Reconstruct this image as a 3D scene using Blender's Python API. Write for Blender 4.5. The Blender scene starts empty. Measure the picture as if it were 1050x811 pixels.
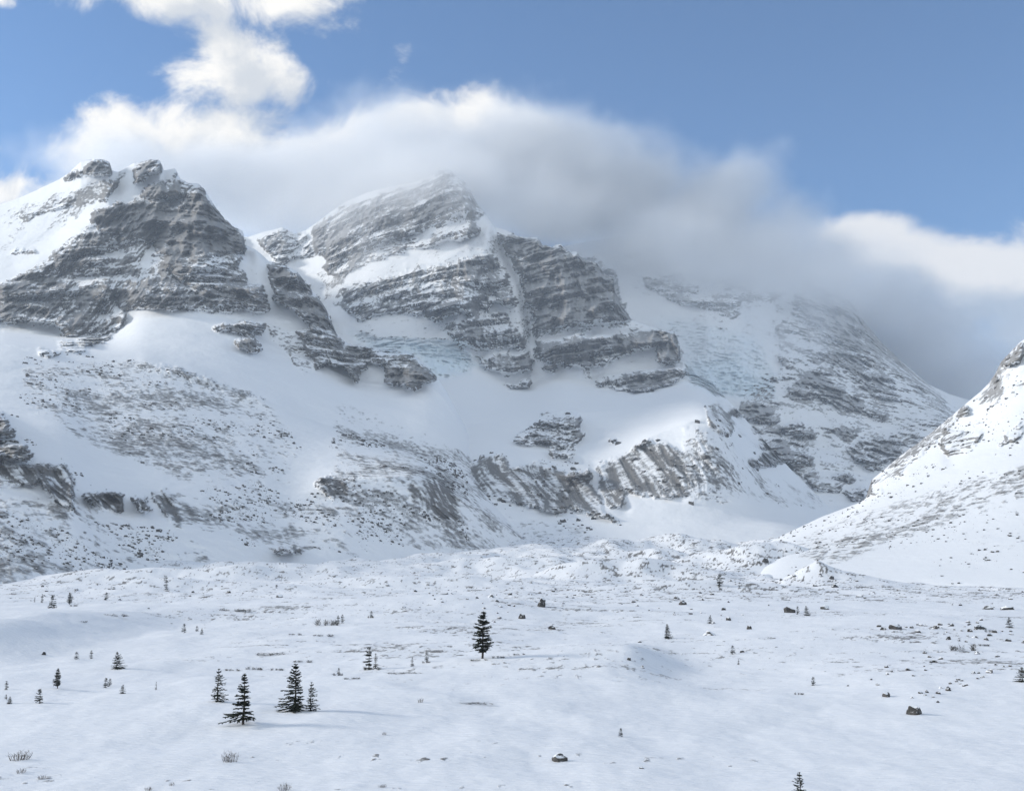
import bpy, bmesh, math, random
import numpy as np
from mathutils import Vector, Matrix, Euler

# ------------------------------------------------------------------ scene
S = bpy.context.scene
C = S.collection
rad = math.radians
rng = np.random.default_rng(11)
random.seed(5)

# camera: eye 15 m above the snow flats, on a moraine bank, tilted slightly up
FPX, CX, CY, HZ, EYE = 1126.0, 525.0, 405.5, 575.0, 15.0
PH = math.atan((HZ - CY) / FPX)
cp, sp = math.cos(PH), math.sin(PH)

def at(px, py, Y):
    """world point seen at (px, py) of the photograph, Y metres ahead"""
    a = (np.asarray(px, float) - CX) / FPX
    b = (CY - np.asarray(py, float)) / FPX
    dy = cp - b * sp
    dz = sp + b * cp
    Y = np.asarray(Y, float)
    return Y * a / dy, Y, EYE + Y * dz / dy

def to_px(X, Y, Z):
    h = Z - EYE
    f = Y * cp + h * sp
    u = -Y * sp + h * cp
    return CX + FPX * X / f, CY - FPX * u / f

# ------------------------------------------------------------------ noise
def _hash(ix, iy, iz, seed):
    h = (ix * np.int64(374761393) + iy * np.int64(668265263) + iz * np.int64(1440662683) + np.int64(seed * 974634777 + 12345)) & np.int64(0x7fffffff)
    h = ((h ^ (h >> 13)) * np.int64(1274126177)) & np.int64(0x7fffffff)
    return h ^ (h >> 16)

def gnoise(x, y, z, seed=0):
    x = np.asarray(x, np.float64); y = np.asarray(y, np.float64) + 0 * x; z = np.asarray(z, np.float64) + 0 * x
    ix = np.floor(x).astype(np.int64); iy = np.floor(y).astype(np.int64); iz = np.floor(z).astype(np.int64)
    fx = (x - ix).astype(np.float32); fy = (y - iy).astype(np.float32); fz = (z - iz).astype(np.float32)
    ux = fx * fx * fx * (fx * (fx * 6 - 15) + 10); uy = fy * fy * fy * (fy * (fy * 6 - 15) + 10); uz = fz * fz * fz * (fz * (fz * 6 - 15) + 10)
    def corner(a, b, c):
        h = _hash(ix + a, iy + b, iz + c, seed)
        g0 = ((h & 255).astype(np.float32) - 127.5) / 127.5
        g1 = (((h >> 8) & 255).astype(np.float32) - 127.5) / 127.5
        g2 = (((h >> 16) & 255).astype(np.float32) - 127.5) / 127.5
        return g0 * (fx - a) + g1 * (fy - b) + g2 * (fz - c)
    def lx(b, c):
        p, q = corner(0, b, c), corner(1, b, c)
        return p + ux * (q - p)
    def ly(c):
        p, q = lx(0, c), lx(1, c)
        return p + uy * (q - p)
    p, q = ly(0), ly(1)
    return (p + uz * (q - p)) * 1.35

def fbm(x, y, z, oct=4, seed=0, gain=0.5, ridged=False):
    t = 0; a = 1.0; n = 0.0
    f = 1.0
    for k in range(oct):
        v = gnoise(x * f, y * f, z * f, seed + k)
        if ridged: v = 1 - 2 * np.abs(v)
        t = t + a * v; n += a
        a *= gain; f *= 2.03
    return t / n

def sst(a, b, x):
    t = np.clip((x - a) / (b - a), 0, 1)
    return t * t * (3 - 2 * t)

# ------------------------------------------------------------------ materials
def mat(name):
    m = bpy.data.materials.new(name); m.use_nodes = True
    nt = m.node_tree; nt.nodes.clear()
    return m, nt
def N(nt, t, **kw):
    n = nt.nodes.new(t)
    for k, v in kw.items():
        if k.startswith('i_'):
            n.inputs[k[2:].replace('_', ' ')].default_value = v
        else: setattr(n, k, v)
    return n
def ramp(nt, stops, interp='LINEAR'):
    r = nt.nodes.new('ShaderNodeValToRGB'); r.color_ramp.interpolation = interp
    e = r.color_ramp.elements
    while len(e) < len(stops): e.new(0.5)
    for i, (p, c) in enumerate(stops):
        e[i].position = p; e[i].color = c if len(c) == 4 else (*c, 1)
    return r
def math_(nt, op, a=None, b=None, c=None, clamp=False):
    n = nt.nodes.new('ShaderNodeMath'); n.operation = op; n.use_clamp = clamp
    for i, v in enumerate((a, b, c)):
        if v is None: continue
        if isinstance(v, (int, float)): n.inputs[i].default_value = v
        else: nt.links.new(v, n.inputs[i])
    return n.outputs[0]
def mixc(nt, fac, a, b):
    n = nt.nodes.new('ShaderNodeMix'); n.data_type = 'RGBA'
    for sock, v in ((n.inputs[0], fac), (n.inputs[6], a), (n.inputs[7], b)):
        if isinstance(v, (int, float)): sock.default_value = v
        elif isinstance(v, tuple): sock.default_value = (*v, 1) if len(v) == 3 else v
        else: nt.links.new(v, sock)
    return n.outputs[2]
def noise_(nt, vec, scale, detail=4, rough=0.55, dist=0.0):
    n = nt.nodes.new('ShaderNodeTexNoise')
    n.inputs['Scale'].default_value = scale; n.inputs['Detail'].default_value = detail
    n.inputs['Roughness'].default_value = rough; n.inputs['Distortion'].default_value = dist
    nt.links.new(vec, n.inputs['Vector'])
    return n.outputs['Fac']
def vscale(nt, vec, s):
    n = nt.nodes.new('ShaderNodeMapping'); n.inputs['Scale'].default_value = s
    nt.links.new(vec, n.inputs['Vector'])
    return n.outputs[0]

SNOW = (0.86, 0.88, 0.905)

def terrain_mat(name, rock_a, rock_b, dirt, grain, strata=0.02, edge=0.42, dust=0.1):
    """snow over rock: the share of bare rock comes from the mesh attribute 'rock', broken up by noise at metre scale"""
    m, nt = mat(name)
    L = nt.links
    geo = N(nt, 'ShaderNodeNewGeometry')
    pos = geo.outputs['Position']
    rk = N(nt, 'ShaderNodeAttribute', attribute_name='rock').outputs['Fac']
    dr = N(nt, 'ShaderNodeAttribute', attribute_name='dirt').outputs['Fac']
    ic = N(nt, 'ShaderNodeAttribute', attribute_name='ice').outputs['Fac']
    n1 = noise_(nt, pos, grain, 5, 0.62)
    n2 = noise_(nt, vscale(nt, pos, (1, 1, 2.6)), grain * 0.32, 4, 0.6)
    e = math_(nt, 'ADD', math_(nt, 'MULTIPLY', math_(nt, 'SUBTRACT', n1, 0.5), 0.9), math_(nt, 'MULTIPLY', math_(nt, 'SUBTRACT', n2, 0.5), 0.7))
    e = math_(nt, 'MULTIPLY', e, math_(nt, 'SUBTRACT', 1.0, math_(nt, 'MULTIPLY', dr, -0.15)))
    # noise has no say where there is no rock at all
    gate = math_(nt, 'MULTIPLY', rk, 4.0, clamp=True)
    e = math_(nt, 'ADD', rk, math_(nt, 'MULTIPLY', e, gate))
    cov = N(nt, 'ShaderNodeMapRange', interpolation_type='SMOOTHSTEP')
    cov.inputs['From Min'].default_value = 0.5 - edge / 2; cov.inputs['From Max'].default_value = 0.5 + edge / 2
    L.new(e, cov.inputs['Value'])
    L.new(math_(nt, 'SUBTRACT', 0.5 - edge / 2, math_(nt, 'MULTIPLY', dr, 0.12)), cov.inputs['From Min'])
    L.new(math_(nt, 'ADD', 0.5 + edge / 2, math_(nt, 'MULTIPLY', dr, 0.14)), cov.inputs['From Max'])
    # rock: beds of slightly different stone, blotches, dark cracks
    bed = noise_(nt, vscale(nt, pos, (0.25, 0.25, 3.0)), strata, 5, 0.65, 0.6)
    blot = noise_(nt, pos, grain * 0.55, 5, 0.65)
    crk = noise_(nt, vscale(nt, pos, (2.0, 2.0, 0.5)), grain * 0.8, 4, 0.6)
    rc = mixc(nt, N_range(nt, bed, 0.36, 0.64), rock_a, rock_b)
    rc = mixc(nt, N_range(nt, blot, 0.40, 0.72), rc, tuple(c * 0.62 for c in rock_a))
    rc = mixc(nt, N_range(nt, crk, 0.53, 0.68), rc, tuple(c * 0.34 for c in rock_a))
    dn = noise_(nt, pos, grain * 1.3, 4, 0.6)
    dc = mixc(nt, dn, tuple(c * 0.55 for c in dirt), tuple(min(1, c * 1.35) for c in dirt))
    rc = mixc(nt, dr, rc, dc)
    sn = noise_(nt, pos, 0.012, 4, 0.6)
    sc = mixc(nt, sn, tuple(c * 0.965 for c in SNOW), SNOW)
    sc = mixc(nt, ic, sc, (0.66, 0.79, 0.87))
    # rime and blown snow caught on the stone, most on what leans back
    sz = N(nt, 'ShaderNodeSeparateXYZ'); L.new(geo.outputs['Normal'], sz.inputs[0])
    fr = noise_(nt, pos, grain * 1.6, 4, 0.65)
    fz = N_range(nt, math_(nt, 'ADD', math_(nt, 'MULTIPLY', sz.outputs[2], 0.7), fr), 0.48, 1.05)
    rc = mixc(nt, math_(nt, 'MULTIPLY', math_(nt, 'MULTIPLY', fz, dust * 2.2, clamp=True), math_(nt, 'SUBTRACT', 1.0, math_(nt, 'MULTIPLY', dr, 0.85))), rc, SNOW)
    col = mixc(nt, cov.outputs[0], sc, rc)
    b = N(nt, 'ShaderNodeBsdfPrincipled')
    b.inputs['Roughness'].default_value = 0.85
    b.inputs['Specular IOR Level'].default_value = 0.12
    L.new(col, b.inputs['Base Color'])
    bh = math_(nt, 'MULTIPLY', math_(nt, 'ADD', blot, crk), cov.outputs[0])
    bh = math_(nt, 'ADD', bh, math_(nt, 'MULTIPLY', n2, 0.35))
    bp = N(nt, 'ShaderNodeBump'); bp.inputs['Strength'].default_value = 0.55; bp.inputs['Distance'].default_value = 0.6 / grain
    L.new(bh, bp.inputs['Height']); L.new(bp.outputs[0], b.inputs['Normal'])
    o = N(nt, 'ShaderNodeOutputMaterial'); L.new(b.outputs[0], o.inputs[0])
    return m

def N_range(nt, v, a, b):
    n = N(nt, 'ShaderNodeMapRange', interpolation_type='SMOOTHSTEP')
    n.inputs['From Min'].default_value = a; n.inputs['From Max'].default_value = b
    nt.links.new(v, n.inputs['Value'])
    return n.outputs[0]

# ------------------------------------------------------------------ objects
def tag(o, label=None, cat=None, group=None, kind=None):
    if label: o['label'] = label
    if cat: o['category'] = cat
    if group: o['group'] = group
    if kind: o['kind'] = kind
    return o

def grid_mesh(name, X, Y, Z, material, attrs=None, flip=False):
    nr, nc = X.shape
    me = bpy.data.meshes.new(name)
    nv = nr * nc
    me.vertices.add(nv)
    co = np.stack([X, Y, Z], -1).astype(np.float32).reshape(-1)
    me.vertices.foreach_set('co', co)
    i = np.arange(nv, dtype=np.int32).reshape(nr, nc)
    q = np.stack([i[:-1, :-1], i[:-1, 1:], i[1:, 1:], i[1:, :-1]], -1).reshape(-1, 4)
    if flip: q = q[:, ::-1]
    nq = len(q)
    me.loops.add(nq * 4); me.polygons.add(nq)
    me.loops.foreach_set('vertex_index', q.reshape(-1))
    me.polygons.foreach_set('loop_start', np.arange(nq, dtype=np.int32) * 4)
    me.polygons.foreach_set('use_smooth', np.ones(nq, bool))
    for k, v in (attrs or {}).items():
        a = me.attributes.new(k, 'FLOAT', 'POINT')
        a.data.foreach_set('value', np.ascontiguousarray(v, np.float32).reshape(-1))
    me.update(calc_edges=True)
    me.materials.append(material)
    o = bpy.data.objects.new(name, me); C.objects.link(o)
    return o

# ------------------------------------------------------------------ where bare rock shows (surveyed outlines)
MX0, MX1, MY0, MY1 = -320, 1420, 90, 660
ROCK = np.zeros((MY1 - MY0, MX1 - MX0), np.float32)
DIRT = np.zeros_like(ROCK); ICE = np.zeros_like(ROCK)
def paint(img, frame, pts, val):
    x0, y0, s = frame
    P = [(x0 + x / s, y0 + y / s) for x, y in pts]
    xs = [p[0] for p in P]; ys = [p[1] for p in P]
    a0, a1 = max(MX0, int(min(xs)) - 1), min(MX1, int(max(xs)) + 2)
    b0, b1 = max(MY0, int(min(ys)) - 1), min(MY1, int(max(ys)) + 2)
    if a1 <= a0 or b1 <= b0: return
    gx, gy = np.meshgrid(np.arange(a0, a1) + 0.5, np.arange(b0, b1) + 0.5)
    ins = np.zeros(gx.shape, bool)
    for (xa, ya), (xb, yb) in zip(P, P[1:] + P[:1]):
        if ya == yb: continue
        c = ((ya > gy) != (yb > gy)) & (gx < (xb - xa) * (gy - ya) / (yb - ya) + xa)
        ins ^= c
    sub = img[b0 - MY0:b1 - MY0, a0 - MX0:a1 - MX0]
    sub[ins] = val
def blur(img, r):
    if r < 1: return img
    k = 2 * r + 1
    for ax in (0, 1):
        p = np.pad(img, [(r + 1, r) if a == ax else (0, 0) for a in (0, 1)], mode='edge')
        c = np.cumsum(p, axis=ax, dtype=np.float64)
        img = (np.take(c, range(k, c.shape[ax]), ax) - np.take(c, range(0, c.shape[ax] - k), ax)).astype(np.float32) / k
    return img
def sample(img, px, py):
    x = np.clip(px - MX0 - 0.5, 0, img.shape[1] - 1.001); y = np.clip(py - MY0 - 0.5, 0, img.shape[0] - 1.001)
    ix = x.astype(int); iy = y.astype(int); fx = x - ix; fy = y - iy
    return (img[iy, ix] * (1 - fx) + img[iy, ix + 1] * fx) * (1 - fy) + (img[iy + 1, ix] * (1 - fx) + img[iy + 1, ix + 1] * fx) * fy

ZA = (0, 130, 2.897); ZB = (240, 150, 2.897); ZC = (500, 180, 2.897); ZD = (690, 330, 2.897)
ZE = (0, 350, 2.897); ZF = (340, 380, 2.897)
Z1 = (60, 150, 5.0); Z2 = (470, 230, 4.2); Z3 = (700, 380, 4.77); Z4 = (460, 420, 3.5); Z5 = (900, 340, 2.893); P0 = (0, 0, 1.0)
R = lambda f, v, *pts: paint(ROCK, f, list(pts), v)
# left peak
R(ZA, .2, (0, 260), (60, 230), (200, 190), (320, 160), (330, 200), (250, 260), (120, 330), (0, 400))
R(ZA, .42, (60, 265), (150, 225), (230, 200), (240, 215), (150, 250), (70, 280)); R(ZA, .5, (30, 370), (110, 355), (110, 375), (30, 382))
R(P0, .35, (-320, 300), (-100, 260), (0, 300), (0, 330), (-320, 400))
R(ZA, .46, (0, 470), (130, 400), (250, 300), (300, 310), (310, 400), (330, 480), (420, 470), (420, 540), (380, 545), (370, 590), (320, 640), (250, 645), (190, 620), (150, 590), (0, 580))
R(ZA, .8, (0, 475), (60, 440), (120, 430), (180, 450), (210, 480), (150, 490), (60, 500), (0, 510))
R(ZA, .75, (0, 530), (60, 520), (140, 530), (200, 510), (230, 560), (200, 600), (140, 580), (60, 575), (0, 575))
R(ZA, .8, (200, 570), (260, 540), (320, 560), (325, 630), (270, 645), (215, 620))
R(ZA, .3, (0, 590), (140, 600), (250, 650), (290, 670), (200, 680), (120, 690), (0, 640))
R(ZA, .6, (180, 640), (270, 645), (250, 670), (180, 665)); R(ZA, .6, (120, 655), (170, 670), (160, 690), (120, 680))
R(ZA, .5, (400, 380), (700, 380), (720, 460), (700, 560), (560, 545), (400, 545))
R(ZA, .40, (290, 300), (420, 320), (480, 400), (480, 470), (330, 480), (305, 400)); R(Z1, 1.0, (505, 420), (530, 370), (600, 320), (700, 225), (745, 210), (760, 265), (830, 340), (850, 380), (930, 430), (955, 480), (955, 525), (925, 540), (860, 540), (800, 560), (680, 565), (560, 570), (500, 545))
R(Z1, 1.0, (400, 290), (580, 290), (590, 320), (540, 360), (510, 400), (500, 500), (450, 505), (420, 460), (380, 380), (340, 330), (330, 290))
R(Z1, .88, (165, 375), (200, 330), (300, 285), (330, 290), (345, 330), (395, 400), (415, 480), (330, 490), (310, 440), (220, 430), (180, 400))
R(Z1, .72, (420, 230), (470, 195), (620, 180), (745, 200), (690, 230), (600, 265), (430, 270))
R(Z1, .66, (560, 570), (930, 540), (925, 650), (680, 670), (610, 690), (560, 620))
R(Z1, .78, (820, 650), (930, 630), (1050, 720), (1050, 800), (850, 800))
R(Z1, .78, (120, 460), (200, 440), (230, 520), (240, 600), (190, 640), (110, 620), (0, 640), (0, 540), (60, 560))
R(Z1, .75, (240, 730), (390, 720), (400, 760), (480, 740), (850, 740), (850, 800), (200, 800))
R(Z1, .78, (360, 690), (420, 680), (600, 685), (590, 715), (480, 720), (370, 705))
R(Z1, .12, (440, 530), (480, 540), (470, 600), (420, 700), (400, 700), (440, 600)); R(Z1, .12, (560, 620), (620, 690), (700, 720), (900, 670), (800, 730), (620, 730), (590, 690))
R(Z1, .08, (930, 550), (1040, 560), (1040, 710), (960, 700), (930, 640))
R(Z1, .78, (20, 165), (100, 120), (180, 80), (230, 65), (270, 110), (272, 140), (200, 150), (110, 150), (40, 176))
R(Z1, .8, (385, 180), (380, 120), (440, 80), (490, 65), (535, 100), (535, 130), (460, 135), (400, 190)); R(Z1, .75, (590, 110), (625, 160), (600, 165))
R(Z1, .5, (200, 280), (260, 200), (330, 120), (345, 115), (300, 210), (230, 285)); R(Z1, .3, (60, 250), (200, 220), (200, 300), (120, 300))
R(ZA, .92, (800, 405), (840, 408), (910, 465), (960, 530), (985, 590), (930, 600), (880, 545), (820, 520), (805, 470))
R(ZA, .85, (700, 480), (780, 470), (800, 550), (740, 550), (650, 530), (600, 530), (620, 490))
R(ZA, .72, (560, 450), (700, 440), (705, 475), (570, 475)); R(ZA, .75, (400, 490), (520, 485), (595, 500), (590, 535), (420, 540))
R(ZA, .75, (640, 590), (780, 575), (780, 610), (700, 612), (640, 612)); R(ZA, .8, (690, 640), (740, 612), (772, 640), (765, 675), (710, 660))
R(ZA, .55, (870, 600), (985, 590), (1030, 655), (1043, 720), (960, 700), (920, 690), (880, 640)); R(ZA, .9, (920, 680), (965, 695), (960, 712), (930, 700))
R(ZB, .8, (340, 588), (400, 598), (520, 610), (560, 650), (605, 685), (540, 720), (460, 700), (440, 650), (400, 640), (360, 700), (330, 670))
R(ZB, .97, (470, 660), (560, 655), (605, 685), (540, 720), (460, 700))
R(ZA, .35, (780, 580), (880, 600), (960, 720), (900, 740), (820, 650))
# middle peak
R(ZB, .5, (60, 280), (145, 240), (180, 262), (215, 250), (240, 330), (130, 350))
R(ZB, .52, (225, 240), (330, 170), (470, 125), (600, 85), (625, 60), (680, 100), (750, 205), (700, 210), (600, 240), (480, 280), (330, 330), (260, 335), (235, 300))
R(ZB, .44, (260, 340), (400, 310), (550, 265), (700, 215), (740, 240), (640, 285), (450, 330), (300, 395))
R(ZB, .48, (310, 420), (440, 390), (560, 350), (650, 345), (760, 380), (780, 440), (720, 440), (640, 450), (560, 490), (480, 490), (370, 520), (330, 480))
R(ZB, .3, (240, 380), (330, 380), (330, 480), (290, 480)); R(ZB, .7, (640, 280), (700, 240), (740, 245), (680, 285))
R(ZB, .78, (560, 480), (720, 440), (700, 480), (600, 525)); R(ZB, .72, (640, 560), (700, 500), (800, 490), (850, 560), (860, 600), (720, 605), (660, 580))
R(ZB, .45, (440, 500), (560, 470), (560, 500), (470, 500))
R(Z2, .95, (165, 30), (350, 60), (400, 110), (440, 85), (500, 130), (610, 160), (675, 225), (680, 285), (748, 405), (620, 425), (500, 430), (400, 450), (340, 465), (330, 370), (300, 340), (280, 260), (230, 180))
R(Z2, .58, (0, 150), (130, 120), (200, 180), (260, 280), (290, 330), (240, 360), (150, 340), (90, 390), (0, 380))
R(Z2, .74, (80, 400), (160, 380), (230, 440), (275, 520), (150, 525), (0, 520), (0, 480))
R(Z2, .14, (150, 20), (190, 60), (270, 230), (300, 350), (320, 470), (345, 600), (300, 600), (270, 480), (250, 350), (200, 180))
R(Z2, .97, (80, 580), (180, 555), (290, 560), (320, 620), (260, 640), (190, 645), (110, 610)); R(Z2, .97, (180, 660), (230, 690), (320, 665), (300, 705), (220, 710))
R(Z2, .95, (330, 510), (500, 485), (700, 475), (830, 455), (915, 460), (950, 500), (955, 595), (860, 590), (860, 520), (740, 555), (640, 600), (570, 620), (440, 605), (350, 570))
R(Z2, .9, (375, 600), (425, 600), (410, 630), (370, 625)); R(Z2, .2, (330, 500), (400, 450), (620, 425), (745, 410), (830, 450), (700, 470), (500, 480))
R(Z2, .94, (565, 665), (700, 640), (850, 625), (985, 615), (990, 640), (940, 670), (850, 712), (740, 712), (630, 705))
# right peak
R(ZC, .5, (380, 240), (480, 205), (590, 190), (700, 175), (740, 175), (720, 200), (560, 220), (420, 250))
R(ZC, .52, (450, 300), (560, 280), (640, 350), (740, 350), (760, 400), (715, 435), (660, 400), (560, 380), (500, 350))
R(ZC, .34, (560, 230), (860, 230), (930, 330), (800, 400), (700, 340), (600, 300))
R(P0, .42, (795, 335), (835, 280), (885, 325), (960, 398), (985, 430), (900, 510), (840, 505), (775, 450), (760, 412), (800, 375)); R(P0, .97, (818, 300), (832, 277), (850, 289), (872, 302), (885, 332), (876, 358), (850, 345), (832, 330))
R(ZD, .65, (410, 80), (540, 85), (600, 130), (660, 200), (640, 220), (560, 170), (420, 110)); R(ZD, .42, (560, 0), (620, 60), (700, 140), (780, 220), (740, 260), (650, 140), (560, 60))
R(Z3, .85, (520, 100), (560, 60), (620, 0), (680, 0), (750, 70), (780, 120), (850, 130), (880, 190), (760, 165), (620, 130))
R(Z3, .62, (800, 0), (980, 0), (1050, 110), (1050, 150), (900, 90)); R(Z3, .92, (210, 200), (330, 170), (440, 170), (450, 210), (470, 250), (430, 250), (340, 230), (240, 225))
R(Z3, .35, (450, 200), (880, 200), (1050, 260), (1050, 560), (800, 600), (640, 460), (600, 350), (480, 280))
R(Z3, .78, (480, 270), (560, 260), (620, 290), (650, 330), (560, 320), (500, 300)); R(Z3, .85, (380, 380), (420, 340), (580, 335), (590, 365), (520, 380), (400, 385))
R(Z3, .85, (310, 455), (380, 410), (520, 385), (610, 385), (625, 440), (500, 450), (380, 480)); R(Z3, .8, (870, 340), (1050, 330), (1050, 420), (930, 460), (810, 400))
R(Z3, .72, (600, 520), (650, 500), (670, 535), (620, 535)); R(Z3, .55, (720, 520), (800, 500), (850, 540), (760, 560)); R(Z3, .92, (790, 600), (890, 580), (890, 635), (830, 630))
R(Z3, .6, (880, 180), (1000, 200), (980, 240), (900, 210)); R(Z3, .55, (650, 280), (760, 270), (740, 300)); R(Z3, .55, (760, 270), (840, 260), (840, 330), (780, 330))
# moraines: dirt showing through in streaks
def RD(f, v, *pts):
    if v < .45: v *= .62
    paint(ROCK, f, list(pts), v); paint(DIRT, f, list(pts), 1.0)
RD(ZE, .32, (60, 60), (400, 50), (530, 80), (820, 190), (930, 400), (780, 460), (560, 420), (330, 340), (200, 280), (60, 200))
RD(ZE, .52, (400, 55), (530, 75), (700, 140), (830, 185), (800, 200), (640, 150), (520, 110), (410, 75))
RD(ZE, .34, (-600, 330), (220, 480), (500, 560), (700, 620), (560, 740), (300, 720), (-600, 760)); RD(ZE, .33, (480, 450), (1043, 480), (1100, 640), (800, 620), (560, 560))
RD(ZE, .62, (100, 362), (215, 365), (218, 440), (215, 520), (160, 470), (110, 400)); RD(ZE, .5, (-500, 330), (0, 355), (110, 365), (110, 430), (-500, 440))
R(ZE, .85, (-200, 160), (0, 205), (60, 290), (105, 345), (0, 350), (-200, 340)); RD(ZE, .64, (240, 450), (365, 445), (365, 510), (290, 500)); RD(ZE, .75, (395, 460), (440, 462), (440, 512), (410, 500))
RD(ZE, .8, (650, 485), (725, 485), (725, 505), (650, 505)); RD(ZE, .5, (440, 440), (500, 440), (560, 560), (500, 540))
RD(ZE, .85, (920, 415), (1000, 395), (1043, 400), (1043, 475), (980, 460)); R(ZE, .85, (800, 612), (900, 612), (910, 630), (820, 628))
RD(ZF, .3, (0, 80), (160, 130), (420, 260), (500, 420), (820, 470), (560, 560), (200, 520), (0, 480))
RD(ZF, .72, (230, 330), (330, 320), (390, 400), (370, 450), (300, 440), (240, 390)); RD(ZF, .72, (0, 315), (30, 320), (55, 370), (0, 385)); RD(ZF, .36, (60, 300), (200, 300), (200, 380), (120, 360)); RD(ZF, .9, (155, 450), (190, 445), (185, 465))
R(Z4, .56, (230, 110), (300, 40), (340, 0), (470, 0), (480, 110), (430, 180), (370, 180), (360, 130), (300, 130), (250, 130))
RD(Z4, .70, (75, 220), (130, 170), (180, 150), (230, 210), (330, 180), (420, 230), (440, 260), (520, 270), (560, 360), (640, 420), (560, 390), (440, 350), (400, 380), (320, 350), (210, 335), (130, 300))
RD(Z4, .68, (530, 200), (640, 150), (700, 110), (790, 120), (850, 170), (940, 200), (970, 240), (880, 270), (910, 330), (790, 310), (700, 310), (640, 290), (620, 360), (560, 330))
R(Z4, .92, (410, 230), (510, 220), (500, 260), (470, 265)); R(Z4, .8, (560, 95), (600, 100), (590, 130))
RD(Z4, .56, (850, 70), (920, 70), (980, 180), (1030, 310), (950, 320), (870, 190))
RD(Z3, .46, (10, 270), (80, 270), (140, 330), (240, 460), (330, 560), (260, 640), (100, 640), (0, 640), (0, 280)); RD(Z3, .64, (100, 190), (170, 140), (250, 250), (250, 310), (200, 320), (110, 240)); RD(Z3, .28, (260, 450), (420, 520), (700, 620), (880, 640), (600, 680), (330, 640))
# right hillside
R(Z5, .85, (365, 95), (434, 25), (434, 80), (380, 105)); R(Z5, .8, (330, 145), (352, 128), (352, 150)); R(Z5, .92, (238, 225), (268, 218), (265, 252), (245, 250))
R(Z5, .55, (185, 350), (200, 290), (270, 300), (330, 280), (280, 350), (210, 375)); R(Z5, .48, (340, 360), (390, 290), (434, 250), (434, 310), (390, 330))
RD(P0, .42, (790, 562), (850, 537), (895, 516), (915, 560), (850, 582)); RD(Z5, .34, (0, 620), (0, 520), (100, 480), (250, 430), (440, 380), (620, 300), (900, 200), (900, 360), (620, 480), (434, 560), (250, 560), (100, 620)); RD(Z5, .3, (180, 620), (434, 560), (700, 540), (700, 640), (434, 660))
paint(ICE, ZB, [(320, 545), (420, 575), (640, 585), (720, 640), (700, 670), (600, 690), (540, 620), (430, 605)], .75)
paint(ICE, ZC, [(480, 425), (640, 440), (800, 480), (850, 600), (850, 660), (700, 650), (590, 600), (575, 500)], .35)
paint(ICE, ZC, [(590, 560), (720, 540), (850, 640), (850, 665), (700, 655), (590, 610)], .7)
ROCK = blur(blur(ROCK, 1), 2); SKIRT = blur(blur(blur(ROCK, 4), 3), 3); WIDE = blur(blur(blur(ROCK * (ROCK < .5) + .45 * (ROCK >= .5), 14), 12), 9); LOWD = blur(blur(DIRT * (ROCK < .5), 4), 4); DIRT = blur(blur(DIRT, 7), 6); ICE = blur(blur(ICE, 4), 4)

# ------------------------------------------------------------------ mountain sheets
def pl(line, xs):
    x = [p[0] for p in line]; y = [p[1] for p in line]
    return np.interp(xs, x, y)
def gauss_rows(A, s):
    if s <= 0: return A
    r = int(3 * s) + 1
    k = np.exp(-0.5 * (np.arange(-r, r + 1) / s) ** 2); k /= k.sum()
    P = np.pad(A, ((r, r), (0, 0)), mode='edge')
    o = np.zeros_like(A)
    for i, w in enumerate(k): o += w * P[i:i + A.shape[0]]
    return o
def seg_dist(px, py, poly):
    d = np.full(px.shape, 1e9); side = np.zeros(px.shape)
    for (xa, ya), (xb, yb) in zip(poly, poly[1:]):
        dx, dy = xb - xa, yb - ya
        t = np.clip(((px - xa) * dx + (py - ya) * dy) / (dx * dx + dy * dy), 0, 1)
        q = np.hypot(px - xa - t * dx, py - ya - t * dy)
        d = np.minimum(d, q)
    return d

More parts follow.
